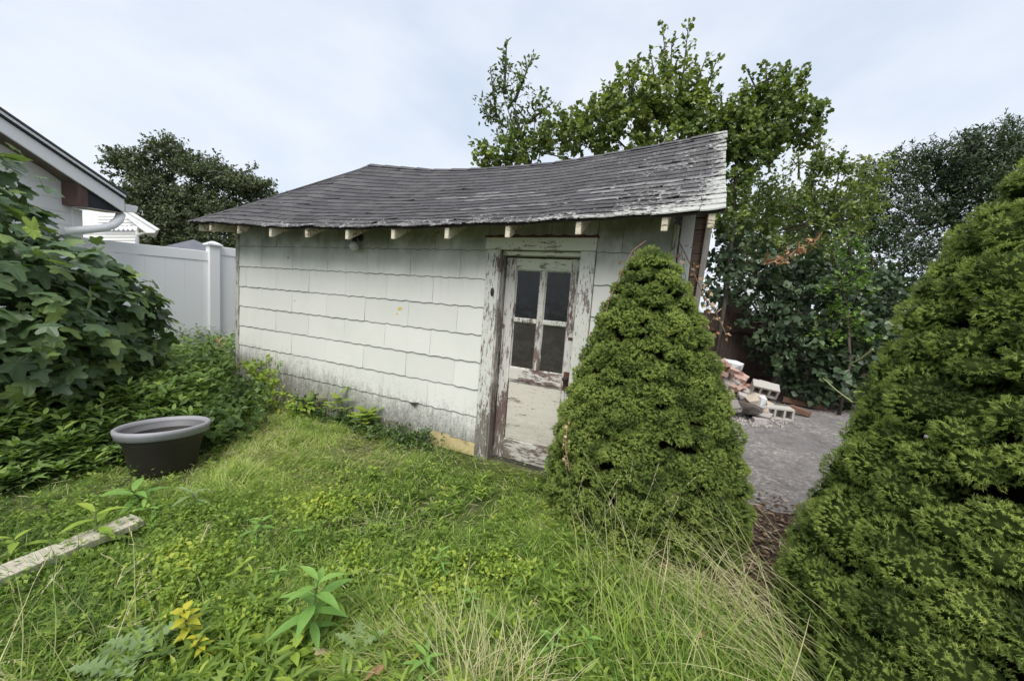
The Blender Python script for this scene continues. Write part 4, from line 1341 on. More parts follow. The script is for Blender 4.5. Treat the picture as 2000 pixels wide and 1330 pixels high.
def build_trees():
    # dark tree far left beyond the fence
    c0 = PD(370, 420, 20)
    tree('broadleaf_tree', c0 * [1, 1, 0], PD(360, 460, 20),
         [B(243, 315, 20, 0.8, 0.9, 0.45), B(330, 298, 20, 0.9, 1.0, 0.6), B(290, 335, 20, 1.0, 1.0, 0.6), B(375, 325, 20, 0.9, 1.0, 0.6), B(420, 345, 20, 1.1, 1.2, 0.6), B(240, 385, 20, 0.8, 0.9, 0.5), B(310, 380, 20, 1.3, 1.3, 0.8), B(390, 390, 20, 1.4, 1.2, 0.7), B(470, 365, 20, 1.0, 1.0, 0.5), B(360, 430, 20, 2.0, 1.4, 1.0), B(445, 415, 20, 1.2, 1.2, 0.8), B(500, 372, 20, 1.0, 1, 0.6), B(285, 440, 20, 1.5), B(430, 470, 20, 1.6, 1.5, 0.9), B(520, 440, 20, 1.2, 1.2, 0.8), B(310, 490, 20, 1.6, 1.6, 1.0)],
         DIAMOND, 0.14, 3300, MT['far_tree'], 'dark spreading tree beyond the vinyl fence, left of the shed roof', seed=3, trunk_r=0.3, rb=0.4,
         shoots=[(PD(300, 310, 20), PD(212, 296, 20), 0.7, 20), (PD(330, 310, 20), PD(330, 262, 20), 0.7, 26), (PD(420, 330, 20), PD(425, 300, 20), 0.6, 18), (PD(450, 360, 20), PD(500, 322, 20), 0.6, 18), (PD(260, 350, 20), PD(205, 335, 20), 0.6, 18), (PD(490, 370, 20), PD(536, 360, 20), 0.6, 18)])
    # slender tree with open shoots at the left of the group behind the shed
    tree('slender_tree', PD(1030, 500, 7.6) * [1, 1, 0], PD(1035, 330, 7.6),
         [B(975, 160, 7.6, 0.22, 0.2, 0.32), B(1000, 200, 7.6, 0.38, 0.3, 0.4), B(960, 215, 7.6, 0.25, 0.25, 0.25), B(1045, 210, 7.6, 0.30, 0.3, 0.24), B(1010, 260, 7.6, 0.30, 0.3, 0.24), B(1060, 280, 7.6, 0.25)],
         LANCE, 0.095, 1700, MT['tree'], 'slender open-crowned tree with narrow leaves at the left behind the shed', seed=4, trunk_r=0.05, rb=0.42, aspect=1.7,
         shoots=[(PD(985, 180, 7.6), PD(990, 82, 7.6), 0.22, 9), (PD(1005, 200, 7.6), PD(1042, 105, 7.6), 0.28, 9), (PD(970, 230, 7.6), PD(957, 130, 7.6), 0.25, 9), (PD(1030, 240, 7.6), PD(1082, 200, 7.6), 0.25, 9), (PD(990, 250, 7.6), PD(938, 216, 7.6), 0.22, 9), (PD(1000, 270, 7.6), PD(968, 268, 7.6), 0.2, 8), (PD(1040, 300, 7.6), PD(1080, 250, 7.6), 0.22, 9), (PD(1035, 320, 7.6), PD(1000, 200, 7.6), 0.25, 8)])
    # vine smothered tree in the middle
    tree('vine_covered_tree', PD(1290, 480, 7.4) * [1, 1, 0], PD(1280, 330, 7.4),
         [B(960, 310, 7.4, 0.32, 0.4, 0.20), B(1020, 290, 7.4, 0.42, 0.5, 0.28), B(1100, 265, 7.4, 0.52, 0.6, 0.34), B(1170, 235, 7.4, 0.45, 0.5, 0.42), B(1235, 200, 7.4, 0.55, 0.6, 0.5), B(1310, 190, 7.4, 0.55, 0.6, 0.48), B(1370, 225, 7.4, 0.5, 0.6, 0.42), B(1300, 260, 7.4, 0.6), B(1210, 280, 7.4, 0.5), B(1390, 280, 7.4, 0.5)],
         HEART, 0.075, 5200, MT['tree'], 'tree smothered in yellow-green vine leaves behind the middle of the shed roof', seed=5, trunk_r=0.06, rb=0.66, shell=0.45,
         shoots=[(PD(1310, 190, 7.4), PD(1292, 42, 7.4), 0.30, 8), (PD(1330, 190, 7.4), PD(1345, 45, 7.4), 0.36, 9), (PD(1350, 190, 7.4), PD(1382, 105, 7.4), 0.32, 8), (PD(1280, 170, 7.4), PD(1270, 95, 7.4), 0.28, 8), (PD(1370, 200, 7.4), PD(1402, 110, 7.4), 0.26, 8), (PD(1230, 210, 7.4), PD(1245, 115, 7.4), 0.28, 8), (PD(1190, 230, 7.4), PD(1195, 165, 7.4), 0.24, 8), (PD(1170, 240, 7.4), PD(1150, 205, 7.4), 0.2, 7), (PD(1100, 270, 7.4), PD(1112, 232, 7.4), 0.2, 7), (PD(960, 300, 7.4), PD(940, 285, 7.4), 0.15, 7), (PD(1310, 150, 7.4), PD(1312, 80, 7.4), 0.3, 9)])
    tree('vine_covered_tree', PD(1425, 480, 7.2) * [1, 1, 0], PD(1440, 300, 7.2),
         [B(1470, 210, 7.2, 0.42, 0.5, 0.38), B(1525, 195, 7.2, 0.45, 0.5, 0.42), B(1565, 230, 7.2, 0.36, 0.4, 0.32), B(1500, 255, 7.2, 0.5, 0.5, 0.32), B(1440, 265, 7.2, 0.4, 0.5, 0.4), B(1450, 320, 7.2, 0.36), B(1435, 370, 7.2, 0.32), B(1430, 430, 7.2, 0.3), B(1470, 300, 7.2, 0.35), B(1510, 290, 7.2, 0.25), B(1560, 265, 7.2, 0.3, 0.3, 0.2)],
         HEART, 0.072, 5200, MT['tree'], 'rounded vine-hung treetop with drooping right side, right of the shed roof end', seed=6, trunk_r=0.05, rb=0.58, shell=0.45,
         shoots=[(PD(1490, 200, 7.2), PD(1455, 130, 7.2), 0.28, 9), (PD(1500, 200, 7.2), PD(1495, 118, 7.2), 0.28, 9), (PD(1535, 180, 7.2), PD(1528, 128, 7.2), 0.25, 9), (PD(1545, 190, 7.2), PD(1567, 130, 7.2), 0.22, 8), (PD(1570, 225, 7.2), PD(1608, 205, 7.2), 0.2, 8), (PD(1580, 240, 7.2), PD(1610, 255, 7.2), 0.2, 8), (PD(1560, 260, 7.2), PD(1598, 285, 7.2), 0.2, 8)])
    # loose silvery shrubs filling the middle right
    tree('loose_tree', PD(1600, 640, 8.6) * [1, 1, 0], PD(1600, 430, 8.6),
         [B(1585, 330, 8.6, 0.42, 0.5, 0.3), B(1640, 330, 8.6, 0.42, 0.5, 0.28), B(1690, 345, 8.6, 0.4, 0.5, 0.35), B(1480, 380, 8.6, 0.5, 0.6, 0.45), B(1540, 400, 8.6, 0.6, 0.6, 0.5), B(1610, 400, 8.6, 0.6, 0.6, 0.45), B(1680, 410, 8.6, 0.5, 0.6, 0.45), B(1440, 440, 8.6, 0.5), B(1500, 460, 8.6, 0.6), B(1590, 470, 8.6, 0.6)],
         DIAMOND, 0.085, 3000, MT['tree'], 'loose grey-green tree with open twigs, left of the dark pines', seed=8, trunk_r=0.09, rb=0.62, shell=0.8,
         shoots=[(PD(1600, 340, 8.6), PD(1612, 280, 8.6), 0.3, 9), (PD(1640, 330, 8.6), PD(1650, 300, 8.6), 0.25, 8), (PD(1560, 350, 8.6), PD(1560, 290, 8.6), 0.25, 8), (PD(1690, 340, 8.6), PD(1690, 305, 8.6), 0.3, 9), (PD(1580, 400, 8.6), PD(1600, 270, 8.6), 0.3, 10)])
    # pines on the right
    tree('pine_tree', PD(1880, 640, 15) * [1, 1, 0], PD(1870, 430, 15),
         [B(1720, 350, 15, 0.7, 1, 0.6), B(1780, 330, 15, 1.0, 1, 0.8), B(1840, 340, 15, 1.0, 1, 0.9), B(1760, 410, 15, 1.0, 1, 0.8), B(1830, 430, 15, 1.1, 1, 0.9), B(1880, 360, 15, 1.2, 1, 1.2), B(1740, 470, 15, 0.9, 1, 0.6), B(1800, 500, 15, 1.2, 1, 0.7), B(1690, 390, 15, 0.7), B(1700, 440, 15, 0.8), B(1860, 540, 15, 1.2), B(1930, 450, 15, 1.3)],
         LANCE, 0.15, 2100, MT['pine'], 'dark pine with layered boughs behind the right conifer, nearer the centre', seed=9, trunk_r=0.18, rb=0.5, up=0.9, shell=0.7, aspect=1.2,
         shoots=[(PD(1800, 330, 15), PD(1803, 285, 15), 0.5, 18), (PD(1835, 330, 15), PD(1842, 278, 15), 0.5, 18), (PD(1765, 330, 15), PD(1735, 298, 15), 0.4, 14), (PD(1720, 345, 15), PD(1702, 320, 15), 0.4, 14)])
    tree('pine_tree', PD(2080, 690, 14) * [1, 1, 0], PD(2040, 430, 14),
         [B(1890, 300, 14, 0.8, 1, 0.7), B(1950, 290, 14, 1.0, 1, 0.8), B(2010, 290, 14, 1.1, 1, 0.9), B(2080, 300, 14, 1.4), B(1930, 360, 14, 1.2, 1, 1.0), B(2020, 380, 14, 1.4), B(2120, 400, 14, 1.6)],
         LANCE, 0.15, 2100, MT['pine'], 'tallest dark pine cut by the right edge of the photo', seed=10, trunk_r=0.2, rb=0.55, up=0.9, shell=0.7, aspect=1.2,
         shoots=[(PD(1890, 300, 14), PD(1888, 258, 14), 0.5, 18), (PD(1960, 290, 14), PD(1962, 232, 14), 0.6, 20), (PD(1920, 290, 14), PD(1915, 250, 14), 0.4, 14), (PD(2000, 280, 14), PD(2030, 235, 14), 0.6, 20)])
    # dark conical cedar behind the bright shrub
    tree('cedar_tree', PD(1720, 650, 10.5) * [1, 1, 0], PD(1700, 500, 10.5),
         [B(1695, 465, 10.5, 0.35, 0.4, 0.4), B(1720, 520, 10.5, 0.6, 0.6, 0.6), B(1740, 580, 10.5, 0.85, 0.8, 0.7), B(1690, 580, 10.5, 0.8, 0.8, 0.7), B(1780, 600, 10.5, 0.7)],
         DIAMOND, 0.09, 2600, MT['cedar'], 'dense dark olive cedar cone behind the bright green shrub', seed=12, trunk_r=0.1, rb=0.4, shell=0.35)
    # hanging vine wall
    tree('vine_thicket', PD(1500, 740, 7.4) * [1, 1, 0], PD(1500, 640, 7.4),
         [B(1410, 480, 7.6, 0.5), B(1430, 560, 7.6, 0.5, 0.4, 0.4), B(1480, 520, 7.5, 0.6, 0.5, 0.45), B(1540, 570, 7.4, 0.55), B(1500, 640, 7.3, 0.45, 0.4, 0.4), B(1560, 640, 7.2, 0.6), B(1640, 620, 7.2, 0.6), B(1580, 700, 7.0, 0.55), B(1530, 700, 7.2, 0.35), B(1660, 690, 7.0, 0.6), B(1720, 640, 7.2, 0.6), B(1620, 730, 6.9, 0.40), B(1700, 730, 6.9, 0.45), B(1570, 750, 7.1, 0.30), B(1780, 680, 7.0, 0.7), B(1640, 540, 7.6, 0.6), B(1700, 570, 7.6, 0.5), B(1760, 600, 7.6, 0.5), B(1660, 760, 7.0, 0.3)],
         HEART, 0.095, 2300, MT['ivy'], 'dense thicket of dark heart-shaped vine leaves at the end of the driveway', 'thicket', seed=13, trunk_r=0.06, rb=0.42, shell=0.4, up=0.5, droop=0.6)
    tree('young_tree', PD(1650, 740, 6.6) * [1, 1, 0], PD(1655, 600, 6.6),
         [B(1655, 510, 6.6, 0.20, 0.2, 0.28), B(1640, 560, 6.6, 0.28, 0.25, 0.28), B(1680, 560, 6.6, 0.22, 0.2, 0.26), B(1640, 620, 6.6, 0.30, 0.25, 0.25), B(1610, 660, 6.6, 0.2), B(1670, 660, 6.6, 0.22)],
         DIAMOND, 0.07, 3000, MT['bright_shrub'], 'young bright green tree standing against the dark thicket', seed=14, trunk_r=0.03, rb=0.55, shell=0.6,
         shoots=[(PD(1660, 500, 6.6), PD(1655, 445, 6.6), 0.15, 12), (PD(1640, 540, 6.6), PD(1625, 480, 6.6), 0.15, 12), (PD(1680, 540, 6.6), PD(1688, 480, 6.6), 0.12, 10)])
    # patch of dry orange leaves hanging in the thicket
    r = np.random.default_rng(2)
    db = empty('dead_branch', tuple(PD(1510, 508, 6.75)), 'withered branch with orange-brown leaves hanging in the thicket', 'branch')
    pts_ = [PD(x, y, 6.78) for x, y in ((1500, 515), (1540, 500), (1562, 485), (1590, 475), (1605, 455))]
    b = MB(); b.tube(pts_, 0.012, 5); b.obj('stem', MT['vine'], db)
    for x, y in ((1512, 508), (1540, 500), (1560, 487), (1588, 478)):
        foliage('leaf_cluster', [blob_leaves([(*PD(x, y, 6.75), 0.11, 0.1, 0.08)], 1500, DIAMOND, 0.06, r)], MT['dry'], db)

    # far green backdrop: trees behind everything
    for i, (x, y, d, rx, rz, lb) in enumerate(((1540, 470, 16, 2.6, 2.0, 'soft grey-green tree filling the gap behind the loose tree'), (600, 600, 34, 4.5, 1.6, 'low green hedge trees far behind the shed'), (1560, 600, 22, 4.0, 2.6, 'dark tree mass far beyond the driveway thicket'), (1850, 640, 24, 5.5, 2.6, 'dark tree mass far beyond the pines at right'))):
        tree('distant_tree', PD(x, y, d) * [1, 1, 0], PD(x, y, d), [(PD(x, y, d), (rx, rx, rz))], DIAMOND, 0.2, 520 if d > 18 else 1000, MT['far_tree'], lb, seed=30 + i, trunk_r=0.3, rb=0.3)


build_trees()


def build_back_structure():
    # old dark board fence behind the rubble
    A = PD(1395, 740, 7.9); Bp = PD(1760, 740, 9.6)
    A[2] = Bp[2] = 0
    d = Bp - A; L = np.linalg.norm(d); d /= L; n = np.array([d[1], -d[0], 0])
    f = empty('board_fence', tuple(A), 'old dark brown board fence half hidden behind the thicket', 'fence')
    k = 0; s = -1.2
    while s < L:
        h = 1.62 + random.uniform(-0.03, 0.03)
        b = MB(); p = A + d * s
        b.prism([p, p + d * 0.165, p + d * 0.165 + [0, 0, h], p + [0, 0, h]], n * 0.02); b.obj('fence_board', MT['fence_wood'], f)
        s += 0.172 + random.uniform(0, 0.01)
    for z in (0.35, 1.25):
        b = MB(); p = A - d * 1.2 + n * 0.022; b.prism([p + [0, 0, z], p + d * (L + 1.2) + [0, 0, z], p + d * (L + 1.2) + [0, 0, z + 0.09], p + [0, 0, z + 0.09]], n * 0.04); b.obj('fence_rail', MT['fence_wood'], f)
    # grey lean-to roof edge seen above the fence
    g = empty('lean_to', tuple(PD(1440, 640, 8.3) * [1, 1, 0]), 'small dark lean-to with a pale roof edge behind the board fence', 'lean-to')
    P0, P1 = PD(1405, 572, 8.3), PD(1470, 576, 8.5)
    b = MB(); b.prism([P0, P1, P1 + [0.1, 0.6, 0.16], P0 + [0.1, 0.6, 0.16]], (0, 0, -0.04)); b.obj('roof', MT['white_metal'], g)
    b = MB(); b.prism([P0 + [0.03, 0.05, -0.05], P1 + [-0.03, 0.05, -0.05], (P1 + [-0.03, 0.05, 0]) * [1, 1, 0], (P0 + [0.03, 0.05, 0]) * [1, 1, 0]], (0, 0.5, 0)); b.obj('wall', MT['fence_wood'], g)


build_back_structure()


# ------------------------------------------------------------------ rubble heap
def rock_mesh(r, sx, sy, sz, name, mat, j=0.18):
    import bmesh
    bm = bmesh.new()
    bmesh.ops.create_icosphere(bm, subdivisions=1, radius=1)
    for v in bm.verts:
        c = v.co
        q = Vector([math.copysign(abs(c[i]) ** 0.6, c[i]) for i in range(3)])
        v.co = Vector((q.x * sx, q.y * sy, q.z * sz)) * (1 + r.uniform(-j, j))
    me = bpy.data.meshes.new(name); bm.to_mesh(me); bm.free(); me.materials.append(mat)
    return me


def box_mesh(sx, sy, sz, name, mat, r=None, chip=0.0):
    b = MB(); b.box((-sx / 2, -sy / 2, -sz / 2), (sx / 2, sy / 2, sz / 2), jit=chip)
    return b.mesh(name, mat)


def block_mesh(mat):
    # hollow concrete block lying on its side: cells open along local Y
    b = MB(); L, H, D = 0.39, 0.19, 0.19; w_ = 0.03
    xs = [-L / 2, -L / 2 + w_, -L / 6 - w_ / 2, -L / 6 + w_ / 2, L / 6 - w_ / 2, L / 6 + w_ / 2, L / 2 - w_, L / 2]
    b.box((-L / 2, -D / 2, H / 2 - w_), (L / 2, D / 2, H / 2)); b.box((-L / 2, -D / 2, -H / 2), (L / 2, D / 2, -H / 2 + w_))
    for k in (0, 2, 4, 6): b.box((xs[k] + (0.0005 if k else 0), -D / 2 + 0.002, -H / 2 + w_ + 0.0005), (xs[k + 1], D / 2 - 0.002, H / 2 - w_ - 0.0005))
    b.box((-L / 2 + w_, D / 2 - 0.05, -H / 2 + w_), (L / 2 - w_, D / 2 - 0.045, H / 2 - w_))
    return b.mesh('concrete_block', mat)


def place(name, me, p, rot, label, cat, group=None, s=1.0):
    o = bpy.data.objects.new(name, me); COL.objects.link(o)
    o.location = p; o.rotation_euler = rot; o.scale = (s, s, s)
    return props(o, label, cat, group)


def build_rubble():
    r = random.Random(21)
    # two hollow blocks
    p = PD(1522, 783, 6.05); p[2] = 0.115
    me = block_mesh(MT['concrete'])
    bevel(place('concrete_block', me, tuple(p), (0.05, 0.0, 0.18), 'whole hollow concrete block lying at the right foot of the rubble heap', 'concrete block'), 0.006)
    p2 = PD(1493, 760, 6.5)
    bevel(place('concrete_block', me, tuple(p2), (0.5, 0.12, 0.05), 'tilted hollow concrete block resting higher on the rubble heap', 'concrete block'), 0.006)
    # mound of rubble beneath: pile of stones
    base = PD(1430, 800, 6.4); bx, by = base[0], base[1]
    grp = 'rubble pieces heaped beside the driveway'
    brickm = [box_mesh(0.20, 0.095, 0.06, 'brick', MT['brick'], chip=0.004), box_mesh(0.12, 0.095, 0.06, 'brick', MT['brick'], chip=0.012), box_mesh(0.15, 0.09, 0.06, 'brick', MT['brick'], chip=0.008)]
    stones = [rock_mesh(r, 0.10, 0.08, 0.06, 'rubble_stone', MT['stone']) for _ in range(4)] + [rock_mesh(r, 0.08, 0.08, 0.05, 'rubble_stone', MT['tan_stone']) for _ in range(2)]
    # the heap fills the area px 1400..1510 rising to the left
    def height(px): return np.interp(px, [1330, 1420, 1450, 1470, 1500, 1540, 1580], [0.85, 0.78, 0.45, 0.33, 0.22, 0.08, 0.0])
    # bricks near the top
    for i in range(46):
        px = r.uniform(1375, 1458); d = r.uniform(6.2, 7.0)
        g = PD(px, 780, d); h = height(px) * r.uniform(0.55, 1.0)
        k_ = r.randrange(3); place('brick', brickm[k_], (g[0], g[1], max(0.04, h)), (r.uniform(-.7, .7), r.uniform(-.7, .7), r.uniform(0, 3.1)), ('whole red brick', 'half red brick', 'chipped red brick')[k_] + ' in the jumbled upper part of the rubble heap', 'brick', grp)
    for i in range(70):
        px = r.uniform(1375, 1500); d = r.uniform(5.9, 7.0)
        g = PD(px, 780, d); h = height(px) * r.uniform(0.0, 0.75)
        k_ = r.randrange(6); place('rubble_stone', stones[k_], (g[0], g[1], max(0.03, h)), (r.uniform(-.5, .5), r.uniform(-.5, .5), r.uniform(0, 3.1)), ('grey' if k_ < 4 else 'tan') + ' lump of mortar in the ' + ('upper' if h > 0.3 else 'lower') + ' rubble heap', 'rubble', grp, r.uniform(0.7, 1.5))
    # larger singled pieces
    q = PD(1432, 713, 6.3)
    place('slab_piece', rock_mesh(r, 0.15, 0.13, 0.085, 'slab_piece', MT['white_slab'], 0.08), tuple(q), (0.2, 0.1, 0.2), 'white stone slab on top of the rubble heap', 'rubble')
    q = PD(1475, 782, 6.0)
    place('stone_chunk', rock_mesh(r, 0.16, 0.12, 0.10, 'stone_chunk', MT['tan_stone'], 0.1), tuple(q), (0.3, -0.3, 0.4), 'large tan flat-faced stone in front of the rubble heap', 'rubble')
    q = PD(1487, 786, 5.9)
    place('stone_chunk', rock_mesh(r, 0.06, 0.06, 0.12, 'stone_chunk', MT['white_slab'], 0.12), tuple(q), (0.1, 0.2, 0.4), 'pale blue-white stone leaning beside the large tan stone', 'rubble')
    q = PD(1463, 793, 5.85)
    place('stone_chunk', rock_mesh(r, 0.20, 0.08, 0.05, 'stone_chunk', MT['dark_rubble'], 0.12), tuple(q), (0.1, 0.15, -0.1), 'dark burnt-looking flat chunk under the tan stone', 'rubble')
    q = PD(1500, 752, 6.8)
    place('stone_chunk', rock_mesh(r, 0.17, 0.09, 0.06, 'stone_chunk', MT['stone'], 0.08), tuple(q), (0.0, 0.25, 0.0), 'rounded grey slab behind the tilted concrete block', 'rubble')
    q = PD(1485, 807, 5.75); q[2] = 0.045
    place('paver', box_mesh(0.17, 0.10, 0.075, 'paver', MT['stone'], chip=0.006), tuple(q), (0, 0, 0.2), 'brown-grey paver brick lying alone in front of the heap', 'brick')
    q = PD(1499, 806, 5.75); q[2] = 0.04
    place('paver', box_mesh(0.05, 0.07, 0.07, 'paver', MT['stone'], chip=0.008), tuple(q), (0, 0, 0.5), 'small broken paver end right of the brown-grey paver', 'brick')
    # crumbs
    rr = np.random.default_rng(3); n = 500
    px = rr.uniform(1400, 1540, n); dd = rr.uniform(5.5, 6.4, n)
    P = np.array([PD(a, 800, b_) for a, b_ in zip(px, dd)]); P[:, 2] = 0.02
    Tt = np.array([(1, 0, 0), (-1, 0, 0), (0, 1, 0), (0, -1, 0), (0, 0, 1), (0, 0, -0.5)]) * 0.5
    Ff = [[(0, 2, 4), (2, 1, 4), (1, 3, 4), (3, 0, 4), (2, 0, 5), (1, 2, 5), (3, 1, 5), (0, 3, 5)]]
    V, F, A = scatter(Tt, Ff, P, sph(n, rr), sph(n, rr), rr.uniform(0.015, 0.06, n))
    o = link('rubble_crumbs', np_mesh('rubble_crumbs', V, F, MT['stone'], {'rnd': A})); props(o, 'small crumbs of mortar around the rubble heap', kind='stuff')
    # two dark timbers right of the blocks
    for (a, c, lb, w_) in ((((1530, 768, 7.2)), (1618, 777, 6.9), 'long dark red-brown timber lying behind the concrete block', 0.10), ((1545, 782, 6.5), (1586, 791, 6.3), 'shorter brown timber touching the concrete block', 0.09)):
        A_, B_ = PD(*a), PD(*c); A_[2] = 0.10 if w_ == 0.10 else 0.12; B_[2] = 0.06
        dd_ = unit(B_ - A_); s = np.cross(dd_, [0, 0, 1]); s = unit(s); u = np.cross(s, dd_)
        b = MB(); h = w_ / 2
        b.prism([A_ - s * h - u * h, A_ + s * h - u * h, A_ + s * h + u * h, A_ - s * h + u * h], B_ - A_)
        o = b.obj('timber', MT['dark_lumber']); bevel(o, 0.008); props(o, lb, 'timber')


build_rubble()


# ------------------------------------------------------------------ conifers
def build_conifer(center, rx, ry, H, nl, nsp, label, seed, nsz=1.0, tip=(0, 0), wall=False, pr=(0.96, 1.0, 0.89, 0.73, 0.54, 0.37, 0.21, 0.07)):
    r = np.random.default_rng(seed)
    cx, cy = center
    o = empty('dwarf_spruce', (cx, cy, 0), label, 'conifer', 'dwarf spruces at the end of the lawn')
    def prof(h):                       # radius factor at height fraction h
        return np.interp(h, [0, 0.12, 0.3, 0.5, 0.7, 0.85, 0.95, 1.0], pr)
    # lump centres, even over the surface
    hs = []; 
    C = []; R = []
    tries = 0
    while len(C) < nl and tries < 20000:
        tries += 1
        h = r.random() ** 1.15; th = r.uniform(0, 2 * math.pi)
        if r.random() > prof(h) + 0.15: continue
        rad = (0.085 + 0.125 * r.random() ** 1.5) * (1.0 - 0.30 * h) * (rx / 0.7) ** 0.5
        f = prof(h) * 1.0
        p = np.array([cx + tip[0] * h + (rx * f - rad * 0.75) * math.cos(th), cy + tip[1] * h + (ry * f - rad * 0.75) * math.sin(th), 0.06 + h * (H - 0.12)])
        if any(np.linalg.norm(p - q) < (rad + s) * 0.62 for q, s in zip(C, R)): continue
        C.append(p); R.append(rad)
    C = np.array(C); R = np.array(R)
    axis = np.array([cx, cy, 0]); seen = np.array([CAM[0] - cx, CAM[1] - cy]); seen /= np.linalg.norm(seen)
    BC = [sph(26, r) for _ in C]
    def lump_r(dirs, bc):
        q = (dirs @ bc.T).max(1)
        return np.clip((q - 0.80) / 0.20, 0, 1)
    P = []; D = []; Bn = []
    wgt = (R / R.mean()) ** 2
    front = ((C[:, :2] - np.array([cx, cy])) @ seen) > -0.18 * rx
    wgt = np.where(front, wgt, wgt * 0.12) * (2.2 / np.linalg.norm(C - CAM, axis=1)) ** 1.2
    per = nsp / wgt.sum()
    for c, rad, bc, wg, fr in zip(C, R, BC, wgt, front):
        k = int(per * wg * 1.9)
        d = sph(k, r)
        outw = unit((c - np.array([cx, cy, c[2]])) * np.array([1, 1, 0]) + np.array([0, 0, 0.5]))
        keep = d @ outw > -0.25
        if fr: keep &= (d @ unit(CAM - c) > -0.45) | (r.random(k) < 0.25)
        d = d[keep]; k = len(d)
        m = lump_r(d, bc)
        rr = rad * (0.76 + 0.34 * m) * r.uniform(0.95, 1.04, k)
        P.append(c + d * rr[:, None] * np.array([1, 1, 0.74])); D.append(d)
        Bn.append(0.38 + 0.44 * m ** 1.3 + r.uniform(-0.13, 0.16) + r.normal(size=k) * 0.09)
    P = np.concatenate(P); D = np.concatenate(D); Bn = np.concatenate(Bn)
    # drop sprigs buried deep inside other lumps
    ins = np.zeros(len(P), bool)
    for c, rad in zip(C, R):
        ins |= np.linalg.norm((P - c) / np.array([1, 1, 0.74]), axis=1) < rad * 0.62
    keep = ~ins & (P[:, 2] > 0.01)
    if wall: keep &= ~((P[:, 0] < 5.50) & (P[:, 1] > -0.05))
    P, D, Bn = P[keep], D[keep], Bn[keep]
    # dense green cushion inside every lump, coloured dark so the sprig gaps look shaded
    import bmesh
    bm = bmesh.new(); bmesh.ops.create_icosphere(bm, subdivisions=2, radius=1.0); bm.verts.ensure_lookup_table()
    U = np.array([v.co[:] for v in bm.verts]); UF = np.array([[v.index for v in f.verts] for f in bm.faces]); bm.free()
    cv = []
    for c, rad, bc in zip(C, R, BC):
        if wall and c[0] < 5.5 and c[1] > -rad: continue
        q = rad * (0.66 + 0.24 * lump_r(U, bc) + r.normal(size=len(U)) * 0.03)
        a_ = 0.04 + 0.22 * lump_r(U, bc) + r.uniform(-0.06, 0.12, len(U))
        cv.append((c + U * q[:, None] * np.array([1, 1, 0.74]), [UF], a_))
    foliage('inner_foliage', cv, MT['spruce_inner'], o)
    parts = []
    for s in range(4):
        sel = np.arange(len(P)) % 4 == s
        V, F, tint = sprig(9, s, 0.018 * nsz, 0.0130 * nsz, 0.0036 * nsz)
        ax = unit(D[sel] + np.array([0, 0, 0.25]) + r.normal(size=(sel.sum(), 3)) * 0.45)
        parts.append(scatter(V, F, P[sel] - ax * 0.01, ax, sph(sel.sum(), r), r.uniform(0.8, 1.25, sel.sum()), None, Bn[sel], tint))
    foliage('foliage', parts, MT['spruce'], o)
    # dark inner branch mass and trunk
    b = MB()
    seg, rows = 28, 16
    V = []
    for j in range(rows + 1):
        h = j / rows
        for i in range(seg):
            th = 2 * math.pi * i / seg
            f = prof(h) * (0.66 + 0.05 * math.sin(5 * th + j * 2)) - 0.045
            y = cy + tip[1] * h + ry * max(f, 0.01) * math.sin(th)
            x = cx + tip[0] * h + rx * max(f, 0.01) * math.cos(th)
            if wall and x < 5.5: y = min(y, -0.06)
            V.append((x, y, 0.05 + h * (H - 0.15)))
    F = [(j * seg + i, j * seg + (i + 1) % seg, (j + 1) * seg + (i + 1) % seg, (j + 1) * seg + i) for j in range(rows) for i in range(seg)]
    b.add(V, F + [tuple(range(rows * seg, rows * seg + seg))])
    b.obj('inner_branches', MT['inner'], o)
    b = MB(); b.tube([(cx, min(cy, -0.08) if wall else cy, 0.0), (cx, min(cy, -0.08) if wall else cy, 0.3)], 0.05, 8); b.obj('trunk', MT['bark'], o)
    return o


build_conifer((5.45, -0.34), 0.70, 0.50, 2.05, 250, 50000, 'bushy cone-shaped dwarf spruce standing against the right end of the shed', 41, tip=(-0.10, -0.05), wall=True)
build_conifer((7.12, -0.95), 0.90, 0.90, 2.58, 340, 70000, 'larger dwarf spruce cut off by the right edge of the photo', 42, 0.85, tip=(0.05, 0.0), pr=(1.0, 1.0, 0.86, 0.77, 0.65, 0.48, 0.30, 0.15))


# ------------------------------------------------------------------ fig bush
def fig_mesh(seed):
    r = random.Random(seed)
    # outline of a five-lobed leaf, fanned from the midrib
    lobes = [(-128, 0.44, 17), (-68, 0.74, 15), (0, 1.0, 15), (68, 0.74, 15), (128, 0.44, 17)]
    pts = [(0.0, 0.0)]
    c = (0, 0.32)
    out = []
    ang = [-170, -128, -96, -68, -34, 0, 34, 68, 96, 128, 170]
    rad = [0.28, 0.40, 0.33, 0.52, 0.35, 0.66, 0.35, 0.52, 0.33, 0.40, 0.28]
    for i, (a, q) in enumerate(zip(ang, rad)):
        q *= r.uniform(0.92, 1.08)
        if i % 2 == 1:
            for da, m in ((-17, 0.80), (-9, 0.97), (0, 1.02), (9, 0.97), (17, 0.80)):
                out.append((a + da, q * m))
        else: out.append((a, q))
    V = [(0, 0.02, 0)]
    for a, q in out:
        x = q * math.sin(math.radians(a)); y = 0.32 + q * math.cos(math.radians(a))
        V.append((x, y, -0.45 * x * x - 0.30 * (y - 0.3) ** 2 + 0.12 * abs(x) + r.uniform(-0.02, 0.02)))
    V.append((0, 0.32, 0.02))
    n = len(out)
    ci = n + 1
    F = [(i + 1, i, ci) for i in range(1, n)] + [(1, 0, ci), (0, n, ci)]
    # petiole
    k = len(V); V += [(-0.012, -0.3, -0.05), (0.012, -0.3, -0.05), (0.0, 0.03, 0.004)]; F.append((k, k + 1, k + 2))
    return V, F


